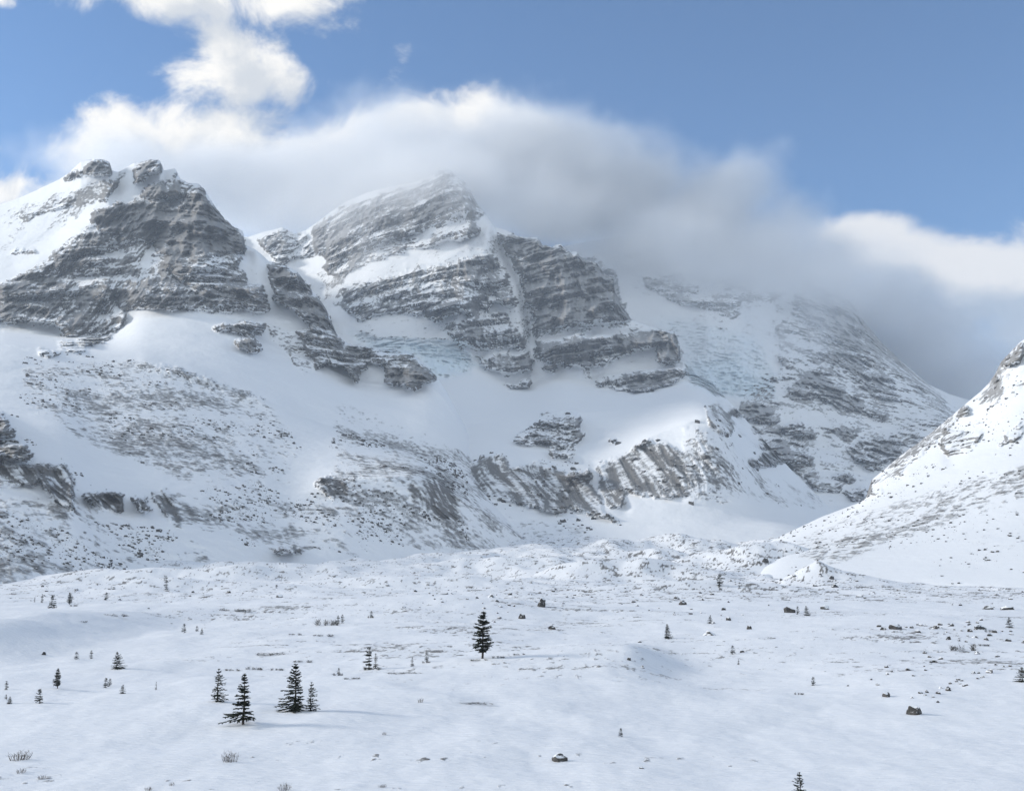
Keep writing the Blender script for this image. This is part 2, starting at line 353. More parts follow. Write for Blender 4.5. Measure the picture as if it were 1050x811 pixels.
def sheet(name, x0, x1, dx, lines, material, seed, ridges=(), steps=(), snow_amp=10.0, rock_amp=26.0, terr=((95, .75), (34, .8), (13, .7)), dip=0.0, streak=0.0, jag=1.2, label='', smooth=7, base=0.0, base_y=440):
    xs = np.arange(x0, x1 + dx, dx)
    PY = [pl(l, xs) for l, _, _ in lines]
    DD = [pl(d, xs) if isinstance(d, (list, tuple)) else np.full(xs.shape, float(d)) for _, d, _ in lines]
    sm = lambda v, s: gauss_rows(v[:, None], s / dx)[:, 0]
    RAW = PY[-2]; 
    PY = [sm(p, 13) for p in PY]
    kink = RAW - PY[-2]
    DD = [sm(d, 28) for d in DD]
    kx = xs[None, :]
    rows_py, rows_d = [], []
    for k in range(len(lines) - 1):
        n = lines[k + 1][2]
        for i in range(n):
            t = i / n
            rows_py.append(PY[k] * (1 - t) + PY[k + 1] * t)
            rows_d.append(np.log(DD[k]) * (1 - t) + np.log(DD[k + 1]) * t)
    rows_py.append(PY[-1]); rows_d.append(np.log(DD[-1]))
    py = np.array(rows_py)
    D = np.array(rows_d)
    D = np.exp(gauss_rows(D, smooth))
    # depth has to vary smoothly from column to column even where the outlines turn sharply
    ks = np.arange(py.shape[0])[:, None]
    nsk = sum(l[2] for l in lines[1:-1])
    wsm = np.exp(-((ks - nsk) / 60.0) ** 2)
    D = D * wsm + gauss_rows(D.T, 9 / dx).T * (1 - wsm)
    px = np.broadcast_to(kx, py.shape).copy()
    nrid = sum(l[2] for l in lines[1:-1])          # the skyline row
    # the surveyed skyline, faded out below the crest
    py = py + kink[None, :] * np.exp(-(np.arange(py.shape[0])[:, None] - nsk) ** 2 / (2 * 26.0 ** 2)) 
    X, Y, Z = at(px, py, D)
    wx = 5.0 * gnoise(px / 13, py / 11, seed, 3) + 2.2 * gnoise(px / 3.6, py / 3.2, seed, 4)
    wy = 4.0 * gnoise(px / 15, py / 9, seed, 5) + 1.8 * gnoise(px / 3.6, py / 3, seed, 6)
    M = sample(ROCK, px + wx, py + wy)
    M = 0.66 * M + 0.34 * sample(SKIRT, px + wx, py + wy) + 0.10 * sst(.05, .6, M) * sst(.9, .5, M)
    ld = sample(LOWD, px + wx, py + wy)
    M = M * (1 - 0.85 * ld) + 0.85 * ld * sample(WIDE, px + 3 * wx, py + 3 * wy)
    M = np.maximum(M, 0.55 * sample(WIDE, px + 3 * wx, py + 3 * wy) * (py > 330))
    ICE_ = sample(ICE, px, py)
    M = np.maximum(M, base * (1 - 0.9 * sst(.05, .3, ICE_)) * sst(base_y, base_y - 40, py) * (1 + 1.5 * fbm(X / 150, Y / 150, Z / 110, 3, seed + 15)))
    DRT = sample(DIRT, px, py); IC = sample(ICE, px + 6 * gnoise(px / 8, py / 8, 1, 2), py)
    vis = np.arange(py.shape[0])[:, None]
    front = np.where(vis <= nrid, 1.0, np.exp(-(vis - nrid) / 4.0))
    hard = sst(.25, .8, M) * (1 - DRT)
    py = py + jag * front * sst(nrid - 14, nrid, vis) * (vis <= nrid + 40) * (gnoise(px / 3.1, seed, 0, 9) + 0.8 * gnoise(px / 8.0, seed, 0, 10)) * (0.25 + hard)
    # relief
    big = fbm(X / 260, Y / 260, Z / 200, 3, seed + 20)
    med = fbm(X / 75, Y / 75, Z / 90, 4, seed + 30, ridged=True)
    col = fbm(X / 30, Y / 80, Z / 260, 4, seed + 40, ridged=True)        # vertical ribs and chimneys
    off = big * snow_amp * 2.2 + hard * ((0.35 - med) * rock_amp * 1.25 + (0.3 - col) * rock_amp * 1.7)
    gul = fbm(X / 95 + 0.5 * big, Y / 240, Z / 520, 3, seed + 45, ridged=True)
    off = off + hard * (0.25 - gul) * rock_amp * 1.5
    tmod = sst(-.25, .35, fbm(X / 110, Y / 130, Z / 120, 3, seed + 55))
    h = Z + dip * X + 14 * big + 7 * fbm(X / 60, Y / 60, Z / 400, 3, seed + 50)
    for per, st in terr:
        hh = h / per + 0.55 * fbm(X / (per * 2.4), Y / (per * 2.4), h / (per * 1.3), 3, seed + 60)
        f = hh - np.floor(hh)
        g = sst(0.70, 1.0, f) - f
        off = off + (hard * 0.9 + 0.06 * sst(.15, .4, M)) * st * per * g * 1.4 * (0.25 + 0.9 * tmod)
    for poly, amp, w in ridges:
        q = seg_dist(px, py, poly)
        off = off + amp * np.exp(-(q / w) ** 2)
    for poly, amt, w in steps:
        yl = pl(poly, xs)[None, :]
        inx = sst(poly[0][0] - 12, poly[0][0] + 4, px) * sst(-poly[-1][0] - 12, -poly[-1][0] + 4, -px)
        off = off + amt * inx * sst(-w, w, yl + 1.5 * gnoise(px / 7, seed, 3, 70) - py)
    # snow and dirt slopes: hummocks, runnels
    off = off + (1 - hard) * (snow_amp * 0.55 * fbm(X / 60, Y / 60, Z / 45, 5, seed + 80, 0.55))
    off = off + (1 - hard) * snow_amp * (0.16 * fbm(X / 17, Y / 17, Z / 12, 4, seed + 83, 0.6) + 0.22 * np.abs(fbm(X / 42 + 0.4 * Z / 42, Y / 42, Z / 80, 3, seed + 84)))
    crev = sst(.05, .4, IC) * np.maximum(0, fbm(X / 52, Y / 26, Z / 17, 5, seed + 85, 0.6, ridged=True) - 0.05) * 42
    off = off + crev
    s1 = None
    if streak != 0:
        sx, sy = px + streak * py, py
        s1 = 0.55 * fbm(sx / 13 + 2.2 * gnoise(px / 60, py / 60, 0, seed + 91), sy / 70, seed + 0.0 * sx, 3, seed + 90, 0.6) + 0.75 * fbm(sx / 4.6 + 3.0 * gnoise(px / 45, py / 36, 0, seed + 92), sy / 38, 1.5 + 0.0 * sx, 3, seed + 93, 0.6)
        off = off + (s1 * 17.0 + 7.0 * np.abs(s1)) * sst(.2, .7, DRT * sst(.2, .6, M))
    D = D + off * front
    X, Y, Z = at(px, py, D)
    # facing
    P = np.stack([X, Y, Z], -1)
    du = np.gradient(P, axis=1); dv = np.gradient(P, axis=0)
    nn = np.cross(du, dv); nn /= np.linalg.norm(nn, axis=-1, keepdims=True) + 1e-9
    nz = np.abs(nn[..., 2])
    fl = fbm(X / 22, Y / 22, Z / 12, 5, seed + 100, 0.6)
    def rank(v, m):
        q = np.sort(v[m][::7]) if m.sum() > 200 else np.sort(v.ravel()[::7])
        return np.interp(v, q, np.linspace(0, 1, len(q)))
    nzs = (nz - nz.mean()) / (nz.std() + 1e-6)
    fl2 = fbm(X / 9, Y / 9, Z / 6.5, 3, seed + 102, 0.7)
    U = rank(0.95 * nzs + 2.4 * fl + 3.4 * fl2 - 1.5 * (gul - .2) * 1.6 + 1.0 * fbm(X / 90, Y / 90, h / 16, 3, seed + 105) - 0.6 * med, (M > .42) & (DRT < .5))
    if s1 is not None:
        sp_ = fbm(X / 9, Y / 9, Z / 9, 3, seed + 110, 0.7)
        lum = fbm(X / 110, Y / 110, Z / 50, 4, seed + 120)
        U2 = rank((-0.85 - 1.5 * sst(.4, .6, M)) * s1 + 0.4 * fl + (1.6 - .6 * sst(.45, .7, M)) * sp_ + (1.4 - .7 * sst(.45, .7, M)) * lum, (M > .12) & (DRT > .5))
        U = U * (1 - DRT) + U2 * DRT
    rock = np.clip(0.5 + (M - U) * (1.7 * (1 - DRT) + 0.8 * DRT), 0, 1)
    rock = np.where(M < 0.02, 0, rock * sst(.02, .10, M))
    o = grid_mesh(name, X, Y, Z, material, {'rock': rock, 'dirt': DRT, 'ice': IC})
    tag(o, label, None, None, 'structure')
    return dict(obj=o, X=X, Y=Y, Z=Z, px=px, py=py, M=M, nrid=nrid)

M_near = terrain_mat('limestone_under_snow', (.142, .136, .131), (.192, .182, .170), (.155, .152, .15), 0.16, dust=.085)
M_mid = terrain_mat('grey_limestone_under_snow', (.132, .129, .128), (.170, .164, .157), (.158, .154, .150), 0.13, dust=.12)
M_far = terrain_mat('far_limestone_under_snow', (.13, .122, .118), (.168, .157, .145), (.16, .155, .15), 0.10, dust=.18)

SKY_A = [(-320, 260), (-120, 240), (0, 210), (20, 203), (40, 194), (62, 183.5), (71, 177), (83, 166), (91.5, 164), (103.5, 163.5), (112, 166), (115, 175), (121, 176.6), (129, 172), (138, 167), (148, 166), (155, 163.5), (164, 164.5), (168, 175), (179.5, 173), (185, 183.5), (193, 188), (203.7, 188.7), (210.5, 195.6), (221, 213), (229.5, 223), (238, 232), (249, 237), (251, 251), (262, 256), (276, 268), (290, 271), (304, 278), (314, 290.5), (324.5, 302.6), (335, 318), (340, 330), (345, 342), (355.5, 352), (378, 356), (402, 359), (419.5, 360.6), (430, 369), (447, 385), (458, 402), (470, 425), (490, 462), (520, 505), (560, 545)]
sky2 = [(x, y + (70 if x < 447 else 25)) for x, y in SKY_A]
A = sheet('mountain', -320, 560, 1.0, [
    ([(-320, 606), (350, 606), (450, 604), (560, 600)], [(-320, 600), (0, 640), (350, 900), (560, 1150)], 0),
    ([(-320, 455), (0, 470), (75, 478), (80, 490), (120, 500), (200, 503), (300, 509), (345, 494), (410, 488), (430, 488), (460, 505), (490, 520), (520, 540), (560, 570)], [(-320, 860), (0, 900), (200, 1000), (350, 1150), (560, 1320)], 150),
    ([(-320, 350), (0, 352), (60, 360), (140, 367), (190, 380), (286, 415), (330, 435), (420, 462), (460, 470), (490, 490), (520, 520), (560, 555)], [(-320, 1500), (0, 1560), (140, 1600), (350, 1500), (480, 1600), (560, 1650)], 150),
    ([(-320, 335), (0, 340), (60, 345), (120, 345), (140, 320), (190, 318), (240, 330), (270, 352), (330, 375), (365, 392), (400, 396), (447, 390), (470, 432), (490, 466), (520, 509), (560, 548)], [(-320, 2000), (150, 2050), (350, 1950), (447, 1950), (560, 1780)], 60),
    (SKY_A, [(-320, 2900), (0, 2800), (100, 2700), (180, 2520), (250, 2430), (350, 2150), (447, 2050), (500, 1950), (560, 1850)], 210),
    (sky2, [(-320, 3900), (0, 3700), (180, 3400), (447, 2600), (560, 2200)], 26)],
    M_near, 1,
    ridges=[([(205, 196), (207, 240), (205, 262)], -45, 22), ([(178, 205), (163, 225), (157, 250)], 55, 7), ([(112, 212), (95, 228), (60, 258), (20, 285), (-40, 300)], -60, 13), ([(230, 226), (250, 262), (262, 300)], -25, 12), ([(196, 215), (196, 255)], 22, 3), ([(214, 210), (216, 262)], 20, 3), ([(228, 228), (230, 262)], 18, 3), ([(175, 232), (170, 258)], -22, 4), ([(240, 238), (242, 262)], 16, 3), ([(256, 262), (258, 290)], 35, 7),
            ([(75, 478), (70, 520), (90, 560)], -9, 16), ([(150, 368), (190, 380), (240, 398), (286, 415)], -13, 9), ([(98, 165), (60, 205), (20, 240)], -20, 14)],
    steps=[([(120, 318), (190, 312), (250, 322)], 25, 5), ([(140, 296), (250, 294)], 16, 3), ([(150, 266), (250, 262)], 18, 3)],
    snow_amp=16, rock_amp=32, base=.03, dip=0.03, streak=-0.85, label='rocky snow covered mountain on the left with a dark cliff below its twin summit crags')

SKY_B = [(210, 270), (245, 243), (255, 243), (270, 238), (290, 233), (302, 240), (314, 236), (330, 224), (354, 207), (378, 197), (402, 191), (426, 187), (444, 179), (456, 171), (464, 176), (475, 184.5), (482, 195), (488, 207), (499, 221), (507, 233), (520, 236), (533, 243), (551, 243.5), (556, 250.6), (566, 253.5), (570, 251), (575, 250.5), (579, 254), (585, 259), (588, 258), (591, 257.5), (597, 266), (612, 270), (619, 280), (629, 285), (630, 297), (638, 315), (647, 327), (664, 334), (678, 338), (690, 340), (696, 348), (698, 358), (698, 370), (706, 379), (730, 392), (760, 425), (800, 470), (860, 530)]
skyB2 = [(x, y + (70 if x < 700 else 22)) for x, y in SKY_B]
B = sheet('mountain', 210, 860, 1.0, [
    ([(210, 580), (860, 578)], 1130, 0),
    ([(210, 560), (400, 536), (500, 540), (600, 545), (700, 535), (800, 540), (860, 555)], 1380, 40),
    ([(210, 510), (340, 492), (415, 485), (481, 478), (492, 468), (515, 460), (526, 476), (547, 470), (580, 482), (609, 478), (630, 466), (664, 449), (690, 438), (704, 435), (725, 424), (740, 425), (759, 475), (776, 508), (860, 548)], [(210, 1600), (480, 1680), (740, 1780), (860, 1700)], 80),
    ([(210, 430), (450, 430), (490, 436), (560, 425), (650, 420), (700, 412), (725, 410), (740, 418), (760, 450), (800, 495), (860, 543)], [(210, 2000), (520, 2050), (700, 2200), (860, 1950)], 70),
    ([(210, 388), (350, 380), (380, 362), (450, 365), (490, 378), (520, 397), (545, 401), (570, 385), (610, 398), (650, 400), (690, 396), (705, 386), (730, 400), (760, 435), (800, 480), (860, 537)], [(210, 2850), (480, 2720), (700, 2600), (860, 2100)], 60),
    (SKY_B, [(210, 3900), (285, 3850), (455, 3500), (510, 3200), (650, 2900), (700, 2720), (860, 2200)], 250),
    (skyB2, [(210, 4700), (455, 4400), (700, 3500), (860, 2700)], 26)],
    M_mid, 2,
    ridges=[([(508, 238), (520, 262), (535, 290), (542, 330), (547, 370)], 60, 6), ([(507, 233), (495, 262), (480, 300), (470, 330)], -70, 12), ([(455, 178), (470, 205), (490, 225)], -40, 10), ([(417, 190), (408, 230)], 40, 9), ([(500, 350), (515, 375)], -35, 14),
            ([(567, 262), (575, 300)], -25, 8), ([(590, 275), (592, 320)], 28, 5), ([(610, 285), (615, 325)], -22, 7), ([(515, 460), (530, 485), (550, 515)], -16, 12), ([(664, 449), (700, 490), (715, 505)], -10, 14), ([(609, 478), (616, 500), (640, 522)], 18, 6), ([(700, 435), (740, 480)], -10, 12)],
    steps=[([(548, 352), (590, 346), (640, 342), (690, 341)], 70, 6), ([(605, 392), (640, 384), (700, 378)], 60, 5), ([(490, 372), (548, 372)], 40, 5), ([(300, 330), (400, 300), (500, 235)], 30, 5)],
    snow_amp=15, rock_amp=32, base=.11, base_y=400, dip=-0.22, streak=-0.62, label='middle snowy peak rising into the cloud above a long dark rock buttress')

SKY_C = [(530, 262), (600, 248), (640, 242), (700, 239), (733, 240), (742, 235), (750, 238), (760, 243), (805, 260), (830, 276), (850, 288), (870, 300), (880, 318), (885, 328), (904, 351), (925, 371), (952, 394), (973, 404), (1000, 412), (1040, 425), (1180, 470)]
skyC2 = [(x, y + 60) for x, y in SKY_C]
CC = sheet('mountain', 530, 1180, 1.15, [
    ([(530, 566), (1180, 566)], 1880, 0),
    ([(530, 540), (700, 520), (780, 518), (880, 524), (1000, 510), (1180, 520)], 2350, 30),
    ([(530, 420), (640, 400), (700, 412), (760, 422), (850, 420), (900, 440), (960, 430), (1000, 445), (1180, 500)], 3050, 110),
    ([(530, 320), (640, 322), (700, 322), (760, 322), (830, 345), (880, 362), (930, 385), (990, 425), (1180, 485)], 3750, 100),
    (SKY_C, [(530, 4600), (750, 4550), (880, 4300), (1000, 4300), (1180, 4600)], 110),
    (skyC2, 5600, 24)],
    M_far, 3,
    ridges=[([(830, 280), (822, 310), (850, 345)], -70, 12), ([(850, 290), (876, 350)], -50, 10), ([(650, 290), (690, 340), (730, 410)], 60, 26), ([(745, 240), (740, 300), (745, 350)], -60, 26), ([(885, 335), (950, 430)], -60, 18)],
    steps=[([(735, 425), (800, 418), (860, 432)], 40, 5), ([(770, 470), (850, 462)], 40, 5), ([(800, 345), (880, 372), (950, 430)], 45, 6), ([(640, 262), (700, 250), (770, 252)], 30, 5)],
    snow_amp=20, rock_amp=36, base=.15, base_y=520, dip=0.10, streak=-0.5, label='right hand snowy peak with its summit lost in the cloud above an icefall')

SKY_E = [(740, 600), (752, 590), (772, 567), (793.5, 553), (842, 530), (887, 513), (893.7, 492), (914, 475), (930, 462), (943.7, 452.5), (963, 437), (983, 420), (1006, 401), (1014.5, 392), (1020, 384), (1026.6, 371), (1035, 362), (1045.5, 351), (1100, 318), (1250, 230), (1420, 150)]
skyE2 = [(x, y + 40) for x, y in SKY_E]
E = sheet('hill', 740, 1420, 1.0, [
    ([(740, 607), (790, 600), (850, 598), (950, 601), (1050, 606), (1420, 625)], [(740, 780), (1050, 640), (1420, 560)], 0),
    ([(740, 604), (760, 596), (793, 575), (850, 568), (950, 560), (1050, 548), (1420, 520)], [(740, 850), (1050, 820), (1420, 800)], 70),
    ([(740, 602), (752, 592), (772, 572), (793, 560), (850, 540), (893, 515), (950, 490), (1050, 450), (1420, 350)], [(740, 950), (900, 1080), (1050, 1080), (1420, 1050)], 100),
    (SKY_E, [(740, 1080), (842, 1250), (900, 1340), (1050, 1330), (1420, 1500)], 130),
    (skyE2, [(740, 1300), (1420, 2100)], 22)],
    terrain_mat('hillside_stones_under_snow', (.15, .142, .132), (.2, .185, .165), (.155, .145, .135), 0.3), 4,
    ridges=[([(985, 420), (960, 450), (930, 480)], -12, 10), ([(1050, 400), (1000, 440), (975, 470)], 10, 8)],
    snow_amp=7, rock_amp=10, base=.12, base_y=900, terr=((34, .6), (13, .7), (6, .6)), dip=0.1, streak=1.15, jag=.7, label='snowy hillside rising to the right edge with stones showing through')

# ------------------------------------------------------------------ the valley floor
def g2(X, Y, cx, cy, sx, sy, rot=0.0):
    c, s = math.cos(rot), math.sin(rot)
    a = (X - cx) * c + (Y - cy) * s; b = -(X - cx) * s + (Y - cy) * c
    return np.exp(-0.5 * ((a / sx) ** 2 + (b / sy) ** 2))
def ground_z(X, Y):
    X = np.asarray(X, float); Y = np.asarray(Y, float)
    z = 13.2 * (1 - sst(4, 46, Y)) + 0 * X
    z = z + 56 * sst(640, 1650, Y)
    far = sst(300, 620, Y)
    # rolling drifts on the flats
    z = z + (3.0 * fbm(X / 60, Y / 70, 0, 4, 201)) * sst(50, 130, Y) * (1 - 0.5 * sst(20, 60, X) * (1 - far))
    z = z + 0.42 * fbm(X / 9, Y / 13, 0, 4, 205) * sst(30, 70, Y)
    # mound with a steep lee side, right of the tall spruce
    u = (X - 16.5) - 0.10 * (Y - 168)
    z = z + 3.6 * np.exp(-0.5 * ((Y - 172) / 20) ** 2) * np.where(u < 0, np.exp(-0.5 * (u / 17) ** 2), np.exp(-0.5 * (u / 4.5) ** 2))
    # drift with a shaded lee on the left
    u = (Y - 208) + 0.25 * (X + 95)
    z = z + 5.0 * np.where(u > 0, np.exp(-0.5 * (u / 50) ** 2), np.exp(-0.5 * (u / 24) ** 2)) * sst(-74, -96, X)
    # low swell behind the small trees, with gravelly lip
    z = z + 2.6 * g2(X, Y, -46, 330, 34, 22, 0.1) + 3.2 * g2(X, Y, -12, 330, 26, 18, -0.1) + 2.2 * g2(X, Y, -110, 310, 30, 20)
    z = z + 1.6 * g2(X, Y, 70, 220, 26, 16, 0.2) + 2.4 * g2(X, Y, 96, 262, 24, 20, .3) + 1.6 * g2(X, Y, 56, 150, 18, 16, .6)
    # bowl on the right
    z = z - 1.0 * g2(X, Y, 40, 150, 24, 34)
    # hummocky moraine
    hum = 0.25 + 1.5 * fbm(X / 70, Y / 105, 0, 3, 211, 0.45)
    hum2 = fbm(X / 24, Y / 30, 0, 3, 215, 0.5)
    side = 0.75 + 0.25 * sst(-50, 120, X)
    z = z + far * side * (5.0 * (hum - 0.25) * sst(380, 800, Y) * (1 + 1.5 * sst(600, 1000, Y)) + 1.5 * hum2) * (1 - 0.35 * sst(1400, 1900, Y))
    # the white ridge and the pointed mound in front of the right hillside
    z = z + 24 * g2(X, Y, 205, 905, 60, 34, 0.25) * sst(80, 210, X)
    d = np.hypot((X - 190) / 1.0, (Y - 690) / 1.1)
    z = z + 15 * np.exp(-np.abs(d / 20) ** 1.25)
    z = z + 6 * g2(X, Y, -170, 560, 50, 16, .12) + 7 * g2(X, Y, -60, 640, 55, 18, -.08) + 5 * g2(X, Y, 90, 560, 45, 14, .1) + 8 * g2(X, Y, -260, 700, 60, 22, .1) + 9 * g2(X, Y, 120, 1000, 60, 24, .15)
    z = z + 9 * g2(X, Y, 68, 800, 44, 16, 0.1) + 7 * g2(X, Y, -30, 900, 60, 20, -.1) + 7 * g2(X, Y, -150, 720, 60, 18, .15) + 10 * g2(X, Y, -200, 830, 70, 25, -.1)
    return z

rows = np.concatenate([np.arange(2, 58, 1.6), np.exp(np.arange(math.log(58), math.log(420), 0.0052)), np.arange(420, 1900, 3.0), np.exp(np.linspace(math.log(1900), math.log(16000), 36))])
pxc = np.concatenate([np.linspace(-9000, -500, 50), np.linspace(-480, -20, 150), np.arange(-18, 1070, 1.25), np.linspace(1072, 1530, 150), np.linspace(1550, 10000, 50)])
uu = (pxc - CX) / FPX / cp * 1.0
GX = rows[:, None] * uu[None, :]; GY = np.broadcast_to(rows[:, None], GX.shape).copy()
GZ = ground_z(GX, GY)
gp, gq = to_px(GX, GY, GZ)
# gravel and stubble poking through where the wind strips the snow: lips of swells, the moraine flats
wind = fbm(GX / 26, GY / 34, 0, 4, 231, 0.6)
spk = fbm(GX / 1.6, GY / 2.6, 0, 3, 235, 0.75)
spk2 = fbm(GX / 7.5, GY / 9, 0, 3, 238, 0.65)
lay = fbm(GX / 40, GY / 7, 0, 3, 241, 0.6)
farr = sst(330, 470, GY)
vis_ = (GY > 60) & (GY < 1900) & (np.abs(GX / GY) < .5)
def rank_(v):
    q = np.sort(v[vis_][::11]); return np.interp(v, q, np.linspace(0, 1, len(q)))
Uf = rank_(0.8 * spk2 + 0.5 * wind + 0.75 * spk + 0.2 * lay)
Mf = (0.15 + 0.09 * sst(-60, 120, GX) + 0.22 * np.clip(wind * 1.6, -.5, 1)) * sst(2400, 1500, GY)
# wind-stripped belts nearer: front left of centre, the terrace on the right
belt = np.maximum.reduce([g2(GX, GY, -4, 84, 14, 7), g2(GX, GY, 78, 190, 26, 30), 0.8 * g2(GX, GY, 0, 200, 34, 40), 0.8 * g2(GX, GY, -40, 76, 12, 5), 0.7 * g2(GX, GY, -30, 290, 60, 26), 0.8 * g2(GX, GY, 70, 300, 60, 30)])
Un = rank_(0.7 * spk + 0.5 * wind + 0.25 * spk2 + 0.6 * lay)
Mn = 0.012 + 0.12 * belt
GROCK = np.clip(0.5 + ((Mf - Uf) * farr + (Mn - Un) * (1 - farr)) * 1.5, 0, .85)
GROCK = GROCK * sst(56, 75, GY) * sst(.01, .05, np.where(farr > .5, Mf, Mn))

def ground_mat():
    m, nt = mat('wind_packed_snow')
    L = nt.links
    geo = N(nt, 'ShaderNodeNewGeometry'); pos = geo.outputs['Position']
    rk = N(nt, 'ShaderNodeAttribute', attribute_name='rock').outputs['Fac']
    n1 = noise_(nt, pos, 1.7, 4, 0.65); n2 = noise_(nt, pos, 0.35, 4, 0.6)
    e = math_(nt, 'ADD', rk, math_(nt, 'MULTIPLY', math_(nt, 'ADD', math_(nt, 'MULTIPLY', math_(nt, 'SUBTRACT', n1, 0.5), 1.2), math_(nt, 'MULTIPLY', math_(nt, 'SUBTRACT', n2, 0.5), 0.7)), math_(nt, 'MULTIPLY', rk, 4.0, clamp=True)))
    cov = N_range(nt, e, 0.34, 0.74)
    st = noise_(nt, pos, 2.2, 3, 0.6)
    rc = mixc(nt, st, (.09, .085, .08), (.24, .225, .21))
    sn = noise_(nt, vscale(nt, pos, (.5, 1, 1)), 0.05, 5, 0.6)
    sc = mixc(nt, sn, (.83, .85, .885), (.89, .905, .925))
    col = mixc(nt, cov, sc, rc)
    b = N(nt, 'ShaderNodeBsdfPrincipled'); b.inputs['Roughness'].default_value = 0.7; b.inputs['Specular IOR Level'].default_value = 0.2
    L.new(col, b.inputs['Base Color'])
    # sastrugi: long ripples across the wind plus fine grain
    mp = N(nt, 'ShaderNodeMapping'); mp.inputs['Rotation'].default_value = (0, 0, 0.35); mp.inputs['Scale'].default_value = (0.28, 1.1, 1)
    L.new(pos, mp.inputs['Vector'])
    s1 = noise_(nt, mp.outputs[0], 0.55, 5, 0.6, 0.4); s2 = noise_(nt, mp.outputs[0], 2.6, 4, 0.6)
    hgt = math_(nt, 'ADD', math_(nt, 'MULTIPLY', s1, 0.5), math_(nt, 'MULTIPLY', s2, 0.28))
    hgt = math_(nt, 'ADD', hgt, math_(nt, 'MULTIPLY', cov, 0.25))
    bp = N(nt, 'ShaderNodeBump'); bp.inputs['Strength'].default_value = 0.85; bp.inputs['Distance'].default_value = 0.6
    L.new(hgt, bp.inputs['Height']); L.new(bp.outputs[0], b.inputs['Normal'])
    o = N(nt, 'ShaderNodeOutputMaterial'); L.new(b.outputs[0], o.inputs[0])
    return m
MG = ground_mat()
ground = tag(grid_mesh('ground', GX, GY, GZ, MG, {'rock': GROCK}), 'snow covered valley floor with drifts and stony moraine flats', kind='structure')
bx, by = np.meshgrid(np.linspace(-6000, 6000, 40), np.concatenate([np.linspace(-6000, -20, 24), np.linspace(-10, 1.9, 5)]))
back = tag(grid_mesh('ground', bx, by, 13.1 + 1.5 * fbm(bx / 300, by / 300, 0, 3, 250) * sst(-10, -60, by), MG, {'rock': 0 * bx}), 'snowy bank the view is taken from', kind='structure')

def hit(px, py):
    """where the line of sight through a photo point meets the valley floor"""
    Y = np.exp(np.linspace(math.log(30), math.log(1900), 6000))
    X, _, Z = at(px, py, Y)
    g = ground_z(X, Y)
    k = np.argmax(Z < g)
    if Z[k] >= g[k]: k = len(Y) - 1
    k0 = max(k - 1, 0)
    a, b_ = Z[k0] - g[k0], Z[k] - g[k]
    t = a / (a - b_) if a != b_ else 0
    return Vector((X[k0] * (1 - t) + X[k] * t, Y[k0] * (1 - t) + Y[k] * t, g[k0] * (1 - t) + g[k] * t))

# ------------------------------------------------------------------ plants
def leaf_mat(name, c, tip):
    m, nt = mat(name)
    geo = N(nt, 'ShaderNodeNewGeometry')
    n = noise_(nt, geo.outputs['Position'], 3.0, 3)
    b = N(nt, 'ShaderNodeBsdfPrincipled'); b.inputs['Roughness'].default_value = .75; b.inputs['Specular IOR Level'].default_value = .15
    nt.links.new(mixc(nt, N_range(nt, n, .35, .7), c, tip), b.inputs['Base Color'])
    o = N(nt, 'ShaderNodeOutputMaterial'); nt.links.new(b.outputs[0], o.inputs[0]); return m
M_needle = leaf_mat('spruce_needles', (.026, .034, .024), (.060, .068, .046))
M_pale = leaf_mat('frosted_needles', (.06, .066, .06), (.16, .165, .16))
M_bark = leaf_mat('spruce_bark', (.045, .038, .032), (.09, .078, .068))
M_twig = leaf_mat('bare_twigs', (.075, .06, .05), (.13, .11, .095))
M_mat = leaf_mat('low_willow', (.045, .042, .034), (.085, .078, .065))

def new_mesh(name, V, Fc, m, smooth=False):
    me = bpy.data.meshes.new(name); me.from_pydata(V, [], Fc)
    if smooth: me.polygons.foreach_set('use_smooth', [True] * len(me.polygons))
    me.materials.append(m); me.update(); return me

def tube(V, Fc, pts, radii, n=6):
    base = len(V)
    for k, (p, r) in enumerate(zip(pts, radii)):
        d = (pts[min(k + 1, len(pts) - 1)] - pts[max(k - 1, 0)]).normalized()
        a = d.orthogonal().normalized(); b = d.cross(a)
        for j in range(n):
            t = 2 * math.pi * j / n
            V.append(p + (a * math.cos(t) + b * math.sin(t)) * r)
    for k in range(len(pts) - 1):
        for j in range(n):
            Fc.append((base + k * n + j, base + k * n + (j + 1) % n, base + (k + 1) * n + (j + 1) % n, base + (k + 1) * n + j))
    Fc.append(tuple(base + j for j in range(n))[::-1]); Fc.append(tuple(base + (len(pts) - 1) * n + j for j in range(n)))

